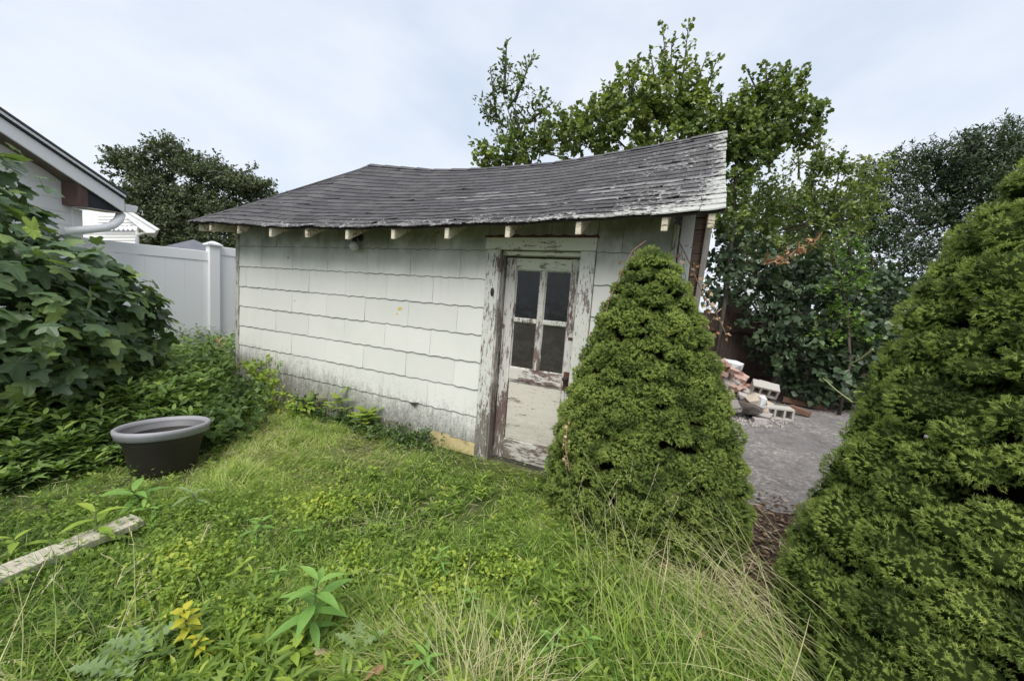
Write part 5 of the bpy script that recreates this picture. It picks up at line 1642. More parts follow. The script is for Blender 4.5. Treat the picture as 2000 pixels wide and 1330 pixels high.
def build_fig():
    r = np.random.default_rng(17)
    base = PD(20, 760, 3.7); base[2] = 0
    o = empty('fig_bush', tuple(base), 'large fig bush with broad lobed leaves at the left edge in front of the house', 'bush')
    meshes = []
    for s in range(8):
        V, F = fig_mesh(s)
        me = bpy.data.meshes.new('leaf'); me.from_pydata(V, [], F); me.materials.append(MT['fig'])
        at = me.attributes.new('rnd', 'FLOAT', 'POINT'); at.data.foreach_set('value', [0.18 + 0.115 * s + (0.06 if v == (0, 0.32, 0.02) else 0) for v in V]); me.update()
        meshes.append((me, V, F))
    raw = [(30, 560, 2.5, 0.42, 0.4, 0.36), (110, 530, 2.8, 0.42, 0.4, 0.28), (190, 590, 3.0, 0.38, 0.38, 0.32), (250, 600, 3.2, 0.27, 0.3, 0.26), (20, 640, 2.4, 0.4, 0.4, 0.34), (130, 660, 2.7, 0.40, 0.4, 0.26), (220, 680, 3.0, 0.28, 0.3, 0.2), (-60, 450, 2.5, 0.42, 0.4, 0.36), (-30, 340, 2.6, 0.20, 0.25, 0.26), (-70, 560, 2.3, 0.45, 0.45, 0.45), (40, 690, 2.5, 0.42, 0.4, 0.26), (290, 640, 3.3, 0.16, 0.2, 0.14), (5, 440, 2.6, 0.2, 0.2, 0.24), (90, 720, 2.7, 0.4, 0.3, 0.2), (180, 715, 2.9, 0.3, 0.3, 0.18), (-40, 740, 2.4, 0.4, 0.4, 0.3), (265, 690, 3.2, 0.2, 0.2, 0.12)]
    blobs = [B(x, y, d * 1.28, rx * 1.28, ry * 1.1, rz * 1.22) for x, y, d, rx, ry, rz in raw]
    # stems
    b = MB()
    cs = [np.array(c) for c, _ in blobs]
    for c in cs:
        m = (base + c) / 2 + r.normal(size=3) * 0.08 + np.array([0, 0, -0.1])
        b.tube([base + r.normal(size=3) * [0.1, 0.1, 0], m, c], [0.028, 0.02, 0.010], 6)
    leaves = []
    for (c, rad), wgt in zip(blobs, [1.0] * len(blobs)):
        n = int(1250 * (rad[0] * rad[2])); d = sph(n, r)
        tocam = unit(CAM - c)
        for q in d:
            if q @ tocam < -0.55: continue
            lay = 1 - 0.45 * r.random() ** 1.6
            p = c + q * np.array(rad) * lay * (0.85 + 0.3 * r.random())
            leaves.append((p, q, lay))
    leaves.sort(key=lambda L: np.linalg.norm(L[0] - CAM) - 1.0 * (L[2] - 0.6))
    rest = []
    cnt = 0
    for p, q, lay in leaves:
        D = unit(q * np.array([0.8, 0.8, 0.2]) + np.array([0, 0, -0.45]) + r.normal(size=3) * 0.45)
        Nn = unit(np.array([0, 0, 0.75]) + q * 0.9 + unit(CAM - p) * 0.0 + r.normal(size=3) * 0.32)
        X = unit(np.cross(D, Nn)); Z = np.cross(X, D)
        s = r.uniform(0.09, 0.215)
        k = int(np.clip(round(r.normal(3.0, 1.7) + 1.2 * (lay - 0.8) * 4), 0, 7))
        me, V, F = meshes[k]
        if cnt < 298:
            Mx = Matrix(((X[0] * s, D[0] * s, Z[0] * s, p[0]), (X[1] * s, D[1] * s, Z[1] * s, p[1]), (X[2] * s, D[2] * s, Z[2] * s, p[2]), (0, 0, 0, 1)))
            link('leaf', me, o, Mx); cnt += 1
        else: rest.append((p, D, Nn, s, k))
    parts = []
    for k in range(8):
        sel = [x for x in rest if x[4] == k]
        if sel:
            V, F = meshes[k][1], [meshes[k][2]]
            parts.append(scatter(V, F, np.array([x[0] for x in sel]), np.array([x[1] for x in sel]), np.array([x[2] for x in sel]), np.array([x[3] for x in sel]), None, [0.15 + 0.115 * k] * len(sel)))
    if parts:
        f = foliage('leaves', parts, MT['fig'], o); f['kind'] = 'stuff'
    b.obj('stem', MT['bark'], o, True)


build_fig()


# ------------------------------------------------------------------ weeds at the left, ground plants
def stem_plants(bases, hts, T, leaf, r, per=12, rb=0.5, lean=0.18, whorl=True, aspect=1.0, tipbright=0.25, droop=0.0):
    """upright weed stems carrying leaves up their length; returns parts + stem tubes"""
    n = len(bases)
    idx = np.repeat(np.arange(n), per)
    ln = r.normal(size=(n, 3)) * lean; ln[:, 2] = 1; ln = unit(ln)
    s = np.tile(np.linspace(0.25, 1.0, per), n) + r.normal(size=n * per) * 0.02
    P = bases[idx] + ln[idx] * (s * hts[idx])[:, None]
    an = np.tile(np.arange(per) * 2.4, n) + np.repeat(r.uniform(0, 6, n), per)
    D = np.stack([np.cos(an), np.sin(an), 0.15 + 0.9 * (s - 0.5) - droop + r.normal(size=len(s)) * 0.15], -1)
    Nn = np.array([0, 0, 1.0]) + r.normal(size=P.shape) * 0.25
    sz = leaf * (1.1 - 0.45 * np.abs(s - 0.55)) * r.uniform(0.75, 1.2, len(s))
    rn = np.clip(rb + tipbright * (s - 0.6) + r.normal(size=n)[idx] * 0.12 + r.normal(size=len(s)) * 0.06, 0, 1)
    return scatter(T[0], T[1], P, unit(D), Nn, sz * aspect, sz, rn), (bases, ln, hts)


def build_weeds():
    r = np.random.default_rng(9)
    vn = VN(5)
    # tall dark weed bank along the fence and round the pot
    parts = []
    n = 5200
    X = np.concatenate([r.uniform(-3.2, 2.6, 1200), r.uniform(-0.8, 2.4, n - 1200)]); Y = np.concatenate([r.uniform(-3.4, 1.3, 1200), r.uniform(-3.0, -0.2, n - 1200)])
    # bank boundary: left of the line from (0.9,0) to (2.2,-3.4), bulging
    lim = np.interp(Y, [-3.4, -2.6, -2.1, -1.75, -1.35, -0.9, -0.35, 0.0, 1.3], [1.5, 1.55, 1.65, 1.62, 1.95, 1.5, 0.6, -0.2, -0.3])
    keep = X < lim + 0.15 * (vn(X, Y, 3.0) - 0.5)
    keep &= ~(((X - 1.92) ** 2 + (Y + 1.66) ** 2) < 0.33 ** 2)
    X, Y, lim = X[keep], Y[keep], lim[keep]
    edge = np.clip((lim - X) / 0.6, 0.25, 1)
    hts = (0.42 + 0.30 * vn(X, Y, 1.4)) * edge * r.uniform(0.75, 1.1, len(X)) * np.clip(1.0 - 0.0 * X, 0, 1)
    bases = np.stack([X, Y, np.zeros(len(X))], -1)
    h1 = r.random(len(bases)) < 0.4
    pa, st = stem_plants(bases[h1], hts[h1], CUT, 0.115, r, per=11, rb=0.60, lean=0.2, tipbright=0.4)
    pb, st = stem_plants(bases[~h1], hts[~h1], LANCE, 0.11, r, per=14, rb=0.58, lean=0.25, aspect=1.3, tipbright=0.45, droop=-0.15)
    o = foliage('weed_bank', [pa, pb], MT['mugwort']); props(o, 'dense bank of dark cut-leaved weeds around the pot and fence foot', kind='stuff')
    # leafy creeper mound between pot and shed corner
    bl = [(1.1, -0.65, 0.14, 0.36, 0.32, 0.18), (0.6, -0.42, 0.2, 0.38, 0.26, 0.24), (1.7, -1.15, 0.15, 0.25, 0.2, 0.28), (0.4, -0.75, 0.3, 0.45, 0.4, 0.28), (1.5, -0.85, 0.08, 0.3, 0.28, 0.13), (0.1, -0.35, 0.3, 0.3, 0.22, 0.3)]
    pa = blob_leaves(bl, 5200, DIAMOND, 0.075, r, rb=0.5, up=0.9, shell=0.6)
    o = foliage('creeper', [pa], MT['mugwort']); props(o, 'low leafy creeper mound between the pot and the shed corner', kind='stuff')
    pa = blob_leaves([(1.0, -0.22, 0.25, 0.25, 0.12, 0.25), (0.55, -0.15, 0.40, 0.2, 0.1, 0.28), (1.45, -0.25, 0.12, 0.3, 0.12, 0.12)], 6000, DIAMOND, 0.06, r, rb=0.6, up=0.9, shell=0.7)
    o = foliage('creeper', [pa], MT['yellow_green']); props(o, 'yellow-green creeper trailing at the foot of the shed corner', kind='stuff')
    # dark ivy along the wall foot
    bl = [(2.05, -0.12, 0.06, 0.22, 0.09, 0.09), (2.35, -0.12, 0.05, 0.25, 0.08, 0.07), (2.8, -0.12, 0.05, 0.25, 0.1, 0.08), (3.1, -0.14, 0.05, 0.25, 0.11, 0.10), (3.33, -0.12, 0.06, 0.14, 0.07, 0.11), (1.6, -0.15, 0.10, 0.30, 0.1, 0.16), (3.05, -0.2, 0.05, 0.4, 0.12, 0.12), (3.2, -0.09, 0.09, 0.14, 0.05, 0.07), (2.55, -0.16, 0.05, 0.3, 0.1, 0.11)]
    pa = blob_leaves(bl, 12000, DIAMOND, 0.04, r, rb=0.42, up=0.9, shell=0.8)
    o = foliage('ivy', [pa], MT['mugwort']); props(o, 'low dark ivy growing along the foot of the shed wall', kind='stuff')

    # fern-like yellow-green seedlings at the wall
    grp = 'yellow-green fern-leaved seedlings at the foot of the shed wall'
    for i, (px, py, h, lb) in enumerate(((640, 800, 0.20, 'fern-leaved bright seedling furthest left at the shed wall foot'), (700, 812, 0.34, 'tallest fern-leaved yellow-green seedling at the shed wall'), (760, 822, 0.20, 'fern-leaved seedling right of the tallest one at the wall'), (722, 838, 0.22, 'broad fern-leaved seedling in front of the tallest one'))):
        p = G(px, py); p[1] = min(p[1], -0.10)
        t = empty('seedling', tuple(p), lb, 'plant', grp)
        b = MB(); b.tube([p, p + [0.01, 0, h * 0.8]], [0.006, 0.003], 5); b.obj('stem', MT['stem'], t)
        for k in range(9):
            an = k * 2.4 + i; z = h * (0.35 + 0.6 * k / 8)
            tip_ = np.array([math.cos(an), min(math.sin(an), 0.25), 0.35]); tip_ = unit(tip_); L = 0.17 * r.uniform(0.8, 1.2)
            s = np.repeat(np.linspace(0.15, 1.0, 8), 2)
            P = p + [0, 0, z] + tip_ * (s * L)[:, None] + np.array([0, 0, -1]) * (0.10 * L * s * s)[:, None]
            side = unit(np.cross(tip_, [0, 0, 1.0]))
            sg = np.tile([1, -1], 8)
            D = side * sg[:, None] + tip_ * 0.55
            parts = scatter(*DIAMOND, P, D, np.array([0, 0, 1.0]) + r.normal(size=P.shape) * 0.1, 0.055 * (1.1 - 0.5 * s), None, np.full(16, 0.55 + 0.3 * r.random()))
            foliage('frond', [parts], MT['yellow_green'], t)

    # individual tall broad-leaved weeds
    def broad(p, h, n, L, mat, label, cat='plant', group=None, wid=1.0, droop=0.1, seed=0, name='weed_plant', lobed=False):
        rr = np.random.default_rng(seed); p = np.array(p)
        t = empty(name, tuple(p), label, cat, group)
        b = MB(); ln = rr.normal(size=2) * 0.04
        top = p + [ln[0], ln[1], h]
        b.tube([p, (p + top) / 2, top], [0.006, 0.005, 0.003], 6); b.obj('stem', MT['stem'], t)
        for k in range(n):
            s = 0.3 + 0.7 * (k + 1) / n
            an = k * 2.4 + seed
            d = np.array([math.cos(an), math.sin(an), 0.9 * (s - 0.55) - droop + 0.25])
            l = L * (1.05 - 0.55 * abs(s - 0.7) / 0.7) * rr.uniform(0.85, 1.15)
            q = p + (top - p) * s
            # five-segment curved leaf
            V = []; F = []; ns = 13 if lobed else 5
            d = unit(d); sd = unit(np.cross(d, [0, 0, 1.0])); u = np.cross(sd, d)
            prof_ = [0.02, 0.10, 0.135, 0.11, 0.06, 0.0]
            for j in range(ns + 1):
                f = j / ns
                c = q + d * l * f - np.array([0, 0, 1]) * (l * 0.30 * f * f)
                w_ = float(np.interp(f, np.linspace(0, 1, 6), prof_)) * l * wid * rr.uniform(0.9, 1.1) * ((1.35 if j % 2 else 0.45) if lobed else 1.0)
                V += [c - sd * w_ + u * w_ * 0.35, c, c + sd * w_ + u * w_ * 0.35]
            for j in range(ns):
                a = j * 3
                F += [(a, a + 1, a + 4, a + 3), (a + 1, a + 2, a + 5, a + 4)]
            me = np_mesh('leaf', np.array(V), [np.array(F)], mat, {'rnd': np.clip(np.full(len(V), 0.25 + 0.5 * s) + rr.normal(size=len(V)) * 0.04, 0, 1)}, smooth=True)
            link('leaf', me, t)
        return t
    Y = MT['yellow_green']; Mg = MT['light_leaf']
    broad(G(600, 1275), 0.32, 15, 0.18, MT['light_leaf'], 'tall light-green weed with long pointed leaves in the foreground', seed=1)
    broad(G(650, 1225), 0.20, 16, 0.085, Y, 'yellow-green bushy weed right behind the tall pointed one', seed=2, wid=1.5)
    broad(G(285, 985), 0.17, 7, 0.20, Mg, 'light-green lance-leaved weed just in front of the pot', seed=3)
    broad(G(195, 1065), 0.20, 6, 0.16, Y, 'pale narrow-leaved weed rising behind the pale plank', seed=4)
    broad(G(60, 1085), 0.12, 6, 0.13, Y, 'low pale weed behind the left part of the plank', seed=5)
    broad(G(480, 1060), 0.12, 8, 0.11, Mg, 'small light-green weed beside the bare soil patch', seed=6)
    broad(G(590, 1060), 0.08, 6, 0.09, Mg, 'small lance-leaved weed in the dark grass clump', seed=7)
    broad(G(400, 1000), 0.16, 8, 0.14, MT['dusty'], 'grey-green thistle-like weed right of the pot', seed=8, wid=0.7)
    broad(G(865, 1150), 0.20, 16, 0.075, Mg, 'feathery upright weed in the middle foreground', seed=9, wid=0.7)
    broad(G(935, 1215), 0.16, 14, 0.07, Mg, 'feathery weed just above the straw tuft', seed=10, wid=0.7)
    broad(G(1065, 1320), 0.16, 12, 0.08, Mg, 'feathery weed right of the straw tuft at the bottom', seed=11, wid=0.8)
    broad(G(460, 1140), 0.09, 7, 0.08, Y, 'tiny yellow-green weed left of centre foreground', seed=12, wid=1.3)
    broad(G(735, 935), 0.16, 5, 0.06, Y, 'thin-stemmed weed with a bright leaf rosette in mid lawn', seed=13, wid=2.0)
    broad(G(375, 1275), 0.24, 18, 0.065, MT['yellow'], 'yellow-leaved weed at the bottom left', seed=14, wid=1.9)
    broad(G(420, 1300), 0.13, 20, 0.045, MT['yellow'], 'low golden weed at the foot of the yellow one', seed=15, wid=1.9)
    broad(G(270, 1310), 0.07, 10, 0.16, MT['dusty'], 'large grey-green dandelion-like rosette at the bottom left', seed=16, wid=1.7, lobed=True, droop=-0.1)
    broad(G(210, 1330), 0.05, 7, 0.2, MT['dusty'], 'second grey-green rosette at the bottom left corner side', seed=17, wid=1.5, lobed=True, droop=-0.1)
    broad(G(720, 1280), 0.06, 8, 0.17, MT['dusty'], 'grey-green rosette near the dry oak leaves', seed=18, wid=1.2, lobed=True, droop=-0.1)
    broad(G(560, 1335), 0.12, 8, 0.10, Y, 'bright weed at the bottom edge below the tall one', seed=19, wid=1.4)
    broad(G(1640, 1010, 0.0) + np.array([0.35, 1.2, 0]), 0.55, 8, 0.14, Mg, 'thin sapling with whorled leaves in front of the driveway', seed=20, wid=1.3)
    broad(PD(1700, 800, 4.4) * [1, 1, 0], 0.95, 16, 0.22, Y, 'light green broad-leaved sapling left of the right spruce', seed=21, wid=1.4)
    # brown-orange withered clump by the corner post
    p = PD(438, 720, 6.2) * [1, 1, 0]
    broad(p, 0.55, 16, 0.22, MT['dry'], 'withered orange-brown spiky plant at the fence foot by the shed corner', seed=22, wid=0.6, droop=-0.6)
    broad(G(820, 1330), 0.12, 12, 0.10, Mg, 'light green weed at the bottom edge left of the straw tuft', seed=23, wid=0.8)
    broad(G(1120, 1290), 0.13, 13, 0.08, Mg, 'light green weed between the straw tuft and the green clump', seed=24, wid=0.9)
    broad(G(540, 1140), 0.08, 9, 0.08, Mg, 'small rosette weed beside the lower bare soil patch', seed=25, wid=1.0)
    broad(G(340, 1010), 0.10, 7, 0.12, Mg, 'spreading light weed right of the plank end', seed=26, wid=0.9)
    broad(G(660, 940), 0.09, 9, 0.08, Y, 'small bright weed in the middle of the lawn', seed=27, wid=1.2)
    # dense yellow-green mats
    for i, (px, py, rx_, lb) in enumerate(((345, 1130, 0.20, 'yellow-green creeping mat right of the plank'), (430, 1235, 0.17, 'yellow-green creeping mat beside the yellow weed'), (880, 1120, 0.24, 'yellow-green creeping mat in the middle foreground'), (920, 1195, 0.16, 'yellow-green mat just above the straw tuft'), (640, 1010, 0.16, 'pale green mat in mid lawn'), (690, 1110, 0.10, 'small yellow mat left of the middle foreground mat'))):
        g = G(px, py)
        bl = [(g[0] + r.normal() * rx_ * 0.6, g[1] + r.normal() * rx_ * 0.5, 0.06, rx_ * r.uniform(0.35, 0.7), rx_ * r.uniform(0.3, 0.6), 0.05) for _ in range(7)]
        o = foliage('sorrel_mat', [blob_leaves(bl, 34000, DIAMOND, 0.021, r, rb=0.6, up=1.0, shell=0.9)], MT['yellow_green']); props(o, lb, kind='stuff')
    # fallen leaves
    for i, (px, py, s, lb, k) in enumerate(((640, 1283, 0.075, 'pale dry oak leaf lying left of the grey-green rosette', 0.95), (755, 1297, 0.095, 'brown curled oak leaf in the bottom middle foreground', 0.45), (1125, 1145, 0.045, 'small tan leaf on the grass left of the spruce', 0.9), (1360, 1245, 0.05, 'small orange-brown leaf in the tall straw', 0.3))):
        V, F = fig_mesh(30 + i)
        V = [(v[0] * 0.55 * s, v[1] * 1.2 * s, v[2] * s + 0.01) for v in V]
        me = np_mesh('fallen_leaf', np.array(V), [np.array(F)], MT['dry'], {'rnd': np.full(len(V), k)})
        o = bpy.data.objects.new('fallen_leaf', me); COL.objects.link(o)
        o.location = G(px, py, 0.06); o.rotation_euler = (0.25, 0.2, 1.2 * i + 1.9); props(o, lb, 'leaf')


build_weeds()


# ------------------------------------------------------------------ grass
def lawn_mask(X, Y):
    m = (Y < -0.015) | (X < -0.05)
    right = np.interp(Y, [-3.5, -1.4, -1.0, -0.75, -0.3, 0.2], [9.0, 7.2, 6.1, 5.75, 5.55, 5.5])
    m &= X < right
    return m


def build_grass():
    r = np.random.default_rng(23)
    vn, v2, v3 = VN(12), VN(13), VN(14)
    def pts(n, x0=1.0, x1=7.3, y0=-3.3, y1=0.0, power=1.5):
        X = r.uniform(x0, x1, n); Y = r.uniform(y0, y1, n)
        d = np.hypot(X - CAM[0], Y - CAM[1])
        keep = (r.random(n) < np.clip((1.9 / np.maximum(d, 1.9)) ** power, 0, 1)) & lawn_mask(X, Y)
        # nothing much under the camera itself, outside what any nearby view shows
        keep &= (d > 0.75)
        return X[keep], Y[keep]
    def soil(X, Y):
        s = np.zeros(len(X))
        for px, py, rad in ((510, 1045, 0.13), (560, 1095, 0.17), (470, 1150, 0.13), (1020, 1190, 0.12), (700, 1140, 0.11), (620, 1090, 0.12), (400, 1190, 0.10), (810, 1060, 0.08), (1180, 1230, 0.10), (960, 1010, 0.08)):
            g = G(px, py); s = np.maximum(s, np.exp(-((X - g[0]) ** 2 + (Y - g[1]) ** 2) / rad ** 2))
        return s
    # fine short grass
    X, Y = pts(335000)
    dens = 0.35 + 0.65 * vn(X, Y, 2.5)
    keep = (r.random(len(X)) < dens) & (r.random(len(X)) > soil(X, Y) * 0.9)
    X, Y = X[keep], Y[keep]; n = len(X)
    print('grass', n)
    tuft = v2(X, Y, 4.5)
    clump = np.clip((v3(X, Y, 1.6) - 0.45) * 3, 0, 1) * np.clip((-Y - 0.6) / 1.2, 0, 1)
    h = (0.04 + 0.085 * tuft * r.uniform(0.5, 1.3, n)) * (1 + 0.9 * clump)
    an = v3(X, Y, 3.0) * 9 + r.normal(size=n) * 0.9
    lay = 0.75 + 0.5 * r.random(n)
    D = np.stack([np.cos(an) * lay, np.sin(an) * lay, 0.35 + 0.9 * r.random(n)], -1)
    P = np.stack([X, Y, -0.02 + 0.02 * r.random(n)], -1)
    col = 0.40 + 0.75 * (vn(X, Y, 1.7) - 0.45) + r.normal(size=n) * 0.17 + 0.12 * (v3(X, Y, 9) - 0.5)
    dry = r.random(n) < (0.04 + 0.30 * np.clip((v2(X, Y, 1.1) - 0.5) * 2, 0, 1)); col[dry] = r.uniform(0.7, 0.98, dry.sum())
    # blade normals, mostly upward
    Nn = np.array([0, 0, 1.0]) + r.normal(size=(n, 3)) * 0.3
    sc = h * 1.25
    pa = scatter(*BLADE2, P, D, Nn, r.uniform(0.0022, 0.0046, n), sc, np.clip(col, 0.02, 1))
    # broader coarse blades in the foreground
    X, Y = pts(60000, 2.5, 7.2, -3.2, -0.8, 2.0)
    k = r.random(len(X)) < 0.12 + 0.5 * (v2(X, Y, 2.2) > 0.55); X, Y = X[k], Y[k]; n = len(X)
    an = r.uniform(0, 6.28, n)
    D = np.stack([np.cos(an) * 0.6, np.sin(an) * 0.6, 0.5 + r.random(n)], -1)
    pb = scatter(*BLADE, np.stack([X, Y, np.full(n, -0.01)], -1), D, np.array([0, 0, 1.0]) + r.normal(size=(n, 3)) * 0.2, r.uniform(0.004, 0.008, n), r.uniform(0.07, 0.16, n), np.clip(0.42 + r.normal(size=n) * 0.15, 0, 1))
    o = foliage('grass', [pa, pb], MT['grass']); props(o, 'uneven uncut green lawn grass', kind='stuff')
    # small leaved ground cover: clover, wood sorrel, plantain seedlings
    X, Y = pts(150000)
    q = vn(X + 3, Y, 1.9)
    near = np.clip((-Y - 0.3) / 1.7, 0.12, 1)
    k = (r.random(len(X)) < (0.08 + 1.0 * np.clip((q - 0.42) * 3, 0, 1)) * near) & (r.random(len(X)) > soil(X, Y)); X, Y, q = X[k], Y[k], q[k]; n = len(X)
    # yellow patches
    yl = np.zeros(n)
    for px, py, rad in ((340, 1130, 0.20), (400, 1240, 0.20), (880, 1110, 0.22), (860, 1180, 0.20), (960, 1100, 0.18), (620, 1010, 0.2), (440, 1230, 0.16), (800, 1000, 0.15), (680, 1110, 0.12)):
        g = G(px, py); yl = np.maximum(yl, np.exp(-((X - g[0]) ** 2 + (Y - g[1]) ** 2) / rad ** 2))
    an = r.uniform(0, 6.28, n)
    D = np.stack([np.cos(an), np.sin(an), 0.25 + 0.5 * r.random(n)], -1)
    P = np.stack([X, Y, r.uniform(0.01, 0.10, n) * (0.5 + q)], -1)
    col = np.clip(0.42 + r.normal(size=n) * 0.14 + 0.20 * (q - 0.5) + 0.42 * yl, 0, 1)
    print('cover', n)
    o = foliage('ground_cover', [scatter(*DIAMOND, P, D, np.array([0, 0, 1.0]) + r.normal(size=(n, 3)) * 0.4, r.uniform(0.014, 0.034, n), None, col)], MT['cover'])
    props(o, 'small-leaved yellow-green weeds woven through the lawn', kind='stuff')

    # little upright weeds all over the lawn
    X, Y = pts(9000, 1.5, 7.0, -3.2, -0.3, 1.6)
    k = r.random(len(X)) < (0.05 + 0.30 * (v2(X, Y, 1.6) > 0.5)) * (1 - soil(X, Y)); X, Y = X[k], Y[k]; m = len(X)
    print('lawn weeds', m)
    bases = np.stack([X, Y, np.zeros(m)], -1); hh = r.uniform(0.03, 0.11, m)
    pa, _ = stem_plants(bases, hh, LANCE, 0.048, r, per=9, rb=0.5, lean=0.25, aspect=1.15, tipbright=0.35)
    pb, _ = stem_plants(bases[::2] + [0.03, 0.02, 0], hh[::2], CUT, 0.045, r, per=9, rb=0.45, lean=0.25, tipbright=0.3)
    m = 120
    Q = np.array([G(px, py) for px, py in zip(r.uniform(200, 1250, m), r.uniform(1150, 1400, m))])
    pc, _ = stem_plants(Q, r.uniform(0.05, 0.13, m), LANCE, 0.085, r, per=10, rb=0.45, lean=0.3, aspect=0.8, tipbright=0.35)
    pd, _ = stem_plants(Q[::3] + [0.05, 0.03, 0], r.uniform(0.05, 0.10, m)[::3], CUT, 0.08, r, per=9, rb=0.50, lean=0.3, tipbright=0.35)
    o = foliage('lawn_weeds', [pa, pb, pc, pd], MT['cover']); props(o, 'small upright broad-leaved weeds scattered over the lawn', kind='stuff')
    # dead flattened blades and chaff lying in the turf
    X, Y = pts(8000); m = len(X); an = r.uniform(0, 6.28, m)
    D = np.stack([np.cos(an), np.sin(an), r.uniform(-0.1, 0.35, m)], -1)
    o = foliage('thatch', [scatter(*BLADE2, np.stack([X, Y, r.uniform(0.01, 0.06, m)], -1), D, np.array([0, 0, 1.0]) + r.normal(size=(m, 3)) * 0.3, r.uniform(0.0025, 0.005, m), r.uniform(0.04, 0.13, m), r.uniform(0.3, 1, m))], MT['straw'])
    props(o, 'dry straw-coloured blades lying in the turf', kind='stuff')

    # long arching grass: tufts
    def tuft_(name, centre, n, L, spread, dirv, mat, label, w_=0.0035, rb=0.6, arch=0.6, cat='grass tuft', zs=0.0, jit=0.06, heads=0):
        rr = np.random.default_rng(int(abs(centre[0]) * 1000) % 997 + n)
        parts = []
        V = []; F = []; A = []
        seg = 7
        dv = np.array(dirv, float)
        for i in range(n):
            p = np.array(centre) + rr.normal(size=3) * [jit, jit, 0]
            d = unit(dv + rr.normal(size=3) * spread)
            if d[2] < 0.1: d[2] = 0.1 + rr.random() * 0.3
            hz_ = unit(np.array([d[0], d[1], 0.0]) + 1e-6)
            l = L * rr.uniform(0.5, 1.1); ar = arch * rr.uniform(0.4, 1.3)
            sd = unit(np.cross(d, [0, 0, 1.0])); w0 = w_ * rr.uniform(0.7, 1.3)
            b0 = len(V); c = p.copy(); dd = d.copy()
            col = np.clip(rb + rr.normal() * 0.22, 0, 1)
            for j in range(seg + 1):
                f = j / seg
                ww = w0 * (1 - f) ** 0.6 * 0.5 + 0.0002
                V += [c - sd * ww, c + sd * ww]; A += [col + 0.12 * f] * 2
                dd = unit(dd - np.array([0, 0, 1]) * ar * 2.2 / seg * (0.4 + f) + rr.normal(size=3) * (0.06 if rr.random() > 0.06 else 0.35)); c = c + dd * l / seg
                if c[2] < 0.01: c[2] = 0.01 + 0.02 * rr.random()
            F += [(b0 + 2 * j, b0 + 2 * j + 1, b0 + 2 * j + 3, b0 + 2 * j + 2) for j in range(seg)]
            if i < heads:                                 # seed head: short bristles near the tip
                for q_ in range(18):
                    cc = c - dd * l / seg * (0.1 + 1.6 * q_ / 18)
                    e = unit(dd + rr.normal(size=3) * 0.35)
                    s2 = unit(np.cross(e, [0.3, 0.2, 1.0])) * 0.0014
                    b1 = len(V); V += [cc - s2, cc + s2, cc + e * 0.014]; A += [0.95] * 3
                    F.append((b1, b1 + 1, b1 + 2, b1 + 2))
        F3 = [f[:3] for f in F if f[2] == f[3]]; F4 = [f for f in F if f[2] != f[3]]
        me = np_mesh(name, np.array(V), [np.array(F4)] + ([np.array(F3)] if F3 else []), mat, {'rnd': np.clip(A, 0, 1)})
        o = link(name, me); props(o, label, cat); o['kind'] = 'stuff'
        del o['category']
        return o
    St = MT['straw']
    tuft_('grass_tuft', G(930, 1370), 150, 0.36, 0.42, (-0.15, 0.05, 1.0), St, 'pale straw tuft at the bottom centre', rb=0.75, arch=0.35)
    tuft_('grass_tuft', G(1010, 1360), 70, 0.38, 0.42, (0.35, 0.1, 1.0), St, 'yellowed straw tuft leaning right at the bottom centre', rb=0.85, arch=0.35, w_=0.004)
    tuft_('grass_tuft', G(900, 1300), 70, 0.42, 0.3, (-1.0, 0.5, 0.8), St, 'green straw blades fanning left in the centre foreground', rb=0.3, arch=0.4)
    tuft_('grass_tuft', G(735, 1045), 26, 0.30, 0.35, (-0.9, -0.1, 0.7), St, 'small pale arching grass tuft in mid lawn', rb=0.7, arch=0.75, w_=0.003)
    tuft_('grass_tuft', G(830, 960), 10, 0.40, 0.4, (-0.6, 0.3, 0.9), St, 'few long arching green blades in mid lawn', rb=0.2, arch=0.6, w_=0.003)
    tuft_('grass_tuft', G(1690, 1400), 120, 1.0, 0.28, (-1.0, 0.55, 0.85), St, 'long pale grass arching left from the bottom right', rb=0.38, arch=0.55, w_=0.0045, jit=0.13)
    tuft_('grass_tuft', G(1560, 1340), 75, 0.75, 0.35, (-0.9, 0.2, 0.8), St, 'long yellow grass matted before the right spruce', rb=0.65, arch=0.6, w_=0.004, jit=0.13)
    tuft_('grass_tuft', G(1420, 1330), 260, 0.40, 0.5, (-0.3, 0.2, 0.9), MT['grass'], 'thick green grass clump in the bottom right', rb=0.45, arch=0.5, w_=0.006, jit=0.20)
    tuft_('grass_tuft', G(1250, 1300), 240, 0.36, 0.5, (-0.2, 0.2, 0.9), MT['grass'], 'green grass clump right of bottom centre', rb=0.48, arch=0.5, w_=0.006, jit=0.20)
    tuft_('grass_tuft', G(1340, 1180), 90, 0.55, 0.4, (0.5, 0.5, 0.7), St, 'brownish matted grass at the foot of the middle spruce', rb=0.6, arch=0.7, w_=0.003, jit=0.18)
    tuft_('grass_stalks', G(1230, 1150), 26, 0.72, 0.22, (0.05, 0.15, 1.0), St, 'tall thin seed stalks in front of the middle spruce', rb=0.35, arch=0.22, w_=0.003, jit=0.13, heads=22)
    tuft_('grass_stalks', G(1320, 1330), 10, 1.0, 0.25, (-0.8, 0.5, 1.0), St, 'long leaning seed stalks right of centre', rb=0.5, arch=0.2, w_=0.003, jit=0.10, heads=8)
    tuft_('grass_stalks', G(150, 1330), 34, 0.50, 0.3, (0.1, 0.1, 1.0), St, 'tall pale seed stalks in the bottom left corner', rb=0.55, arch=0.18, w_=0.0035, jit=0.14, heads=26)
    tuft_('grass_stalks', G(60, 1330), 16, 0.45, 0.3, (0.3, 0.2, 1.0), St, 'leaning pale stalks at the left edge of the foreground', rb=0.55, arch=0.2, w_=0.0035, jit=0.10, heads=8)
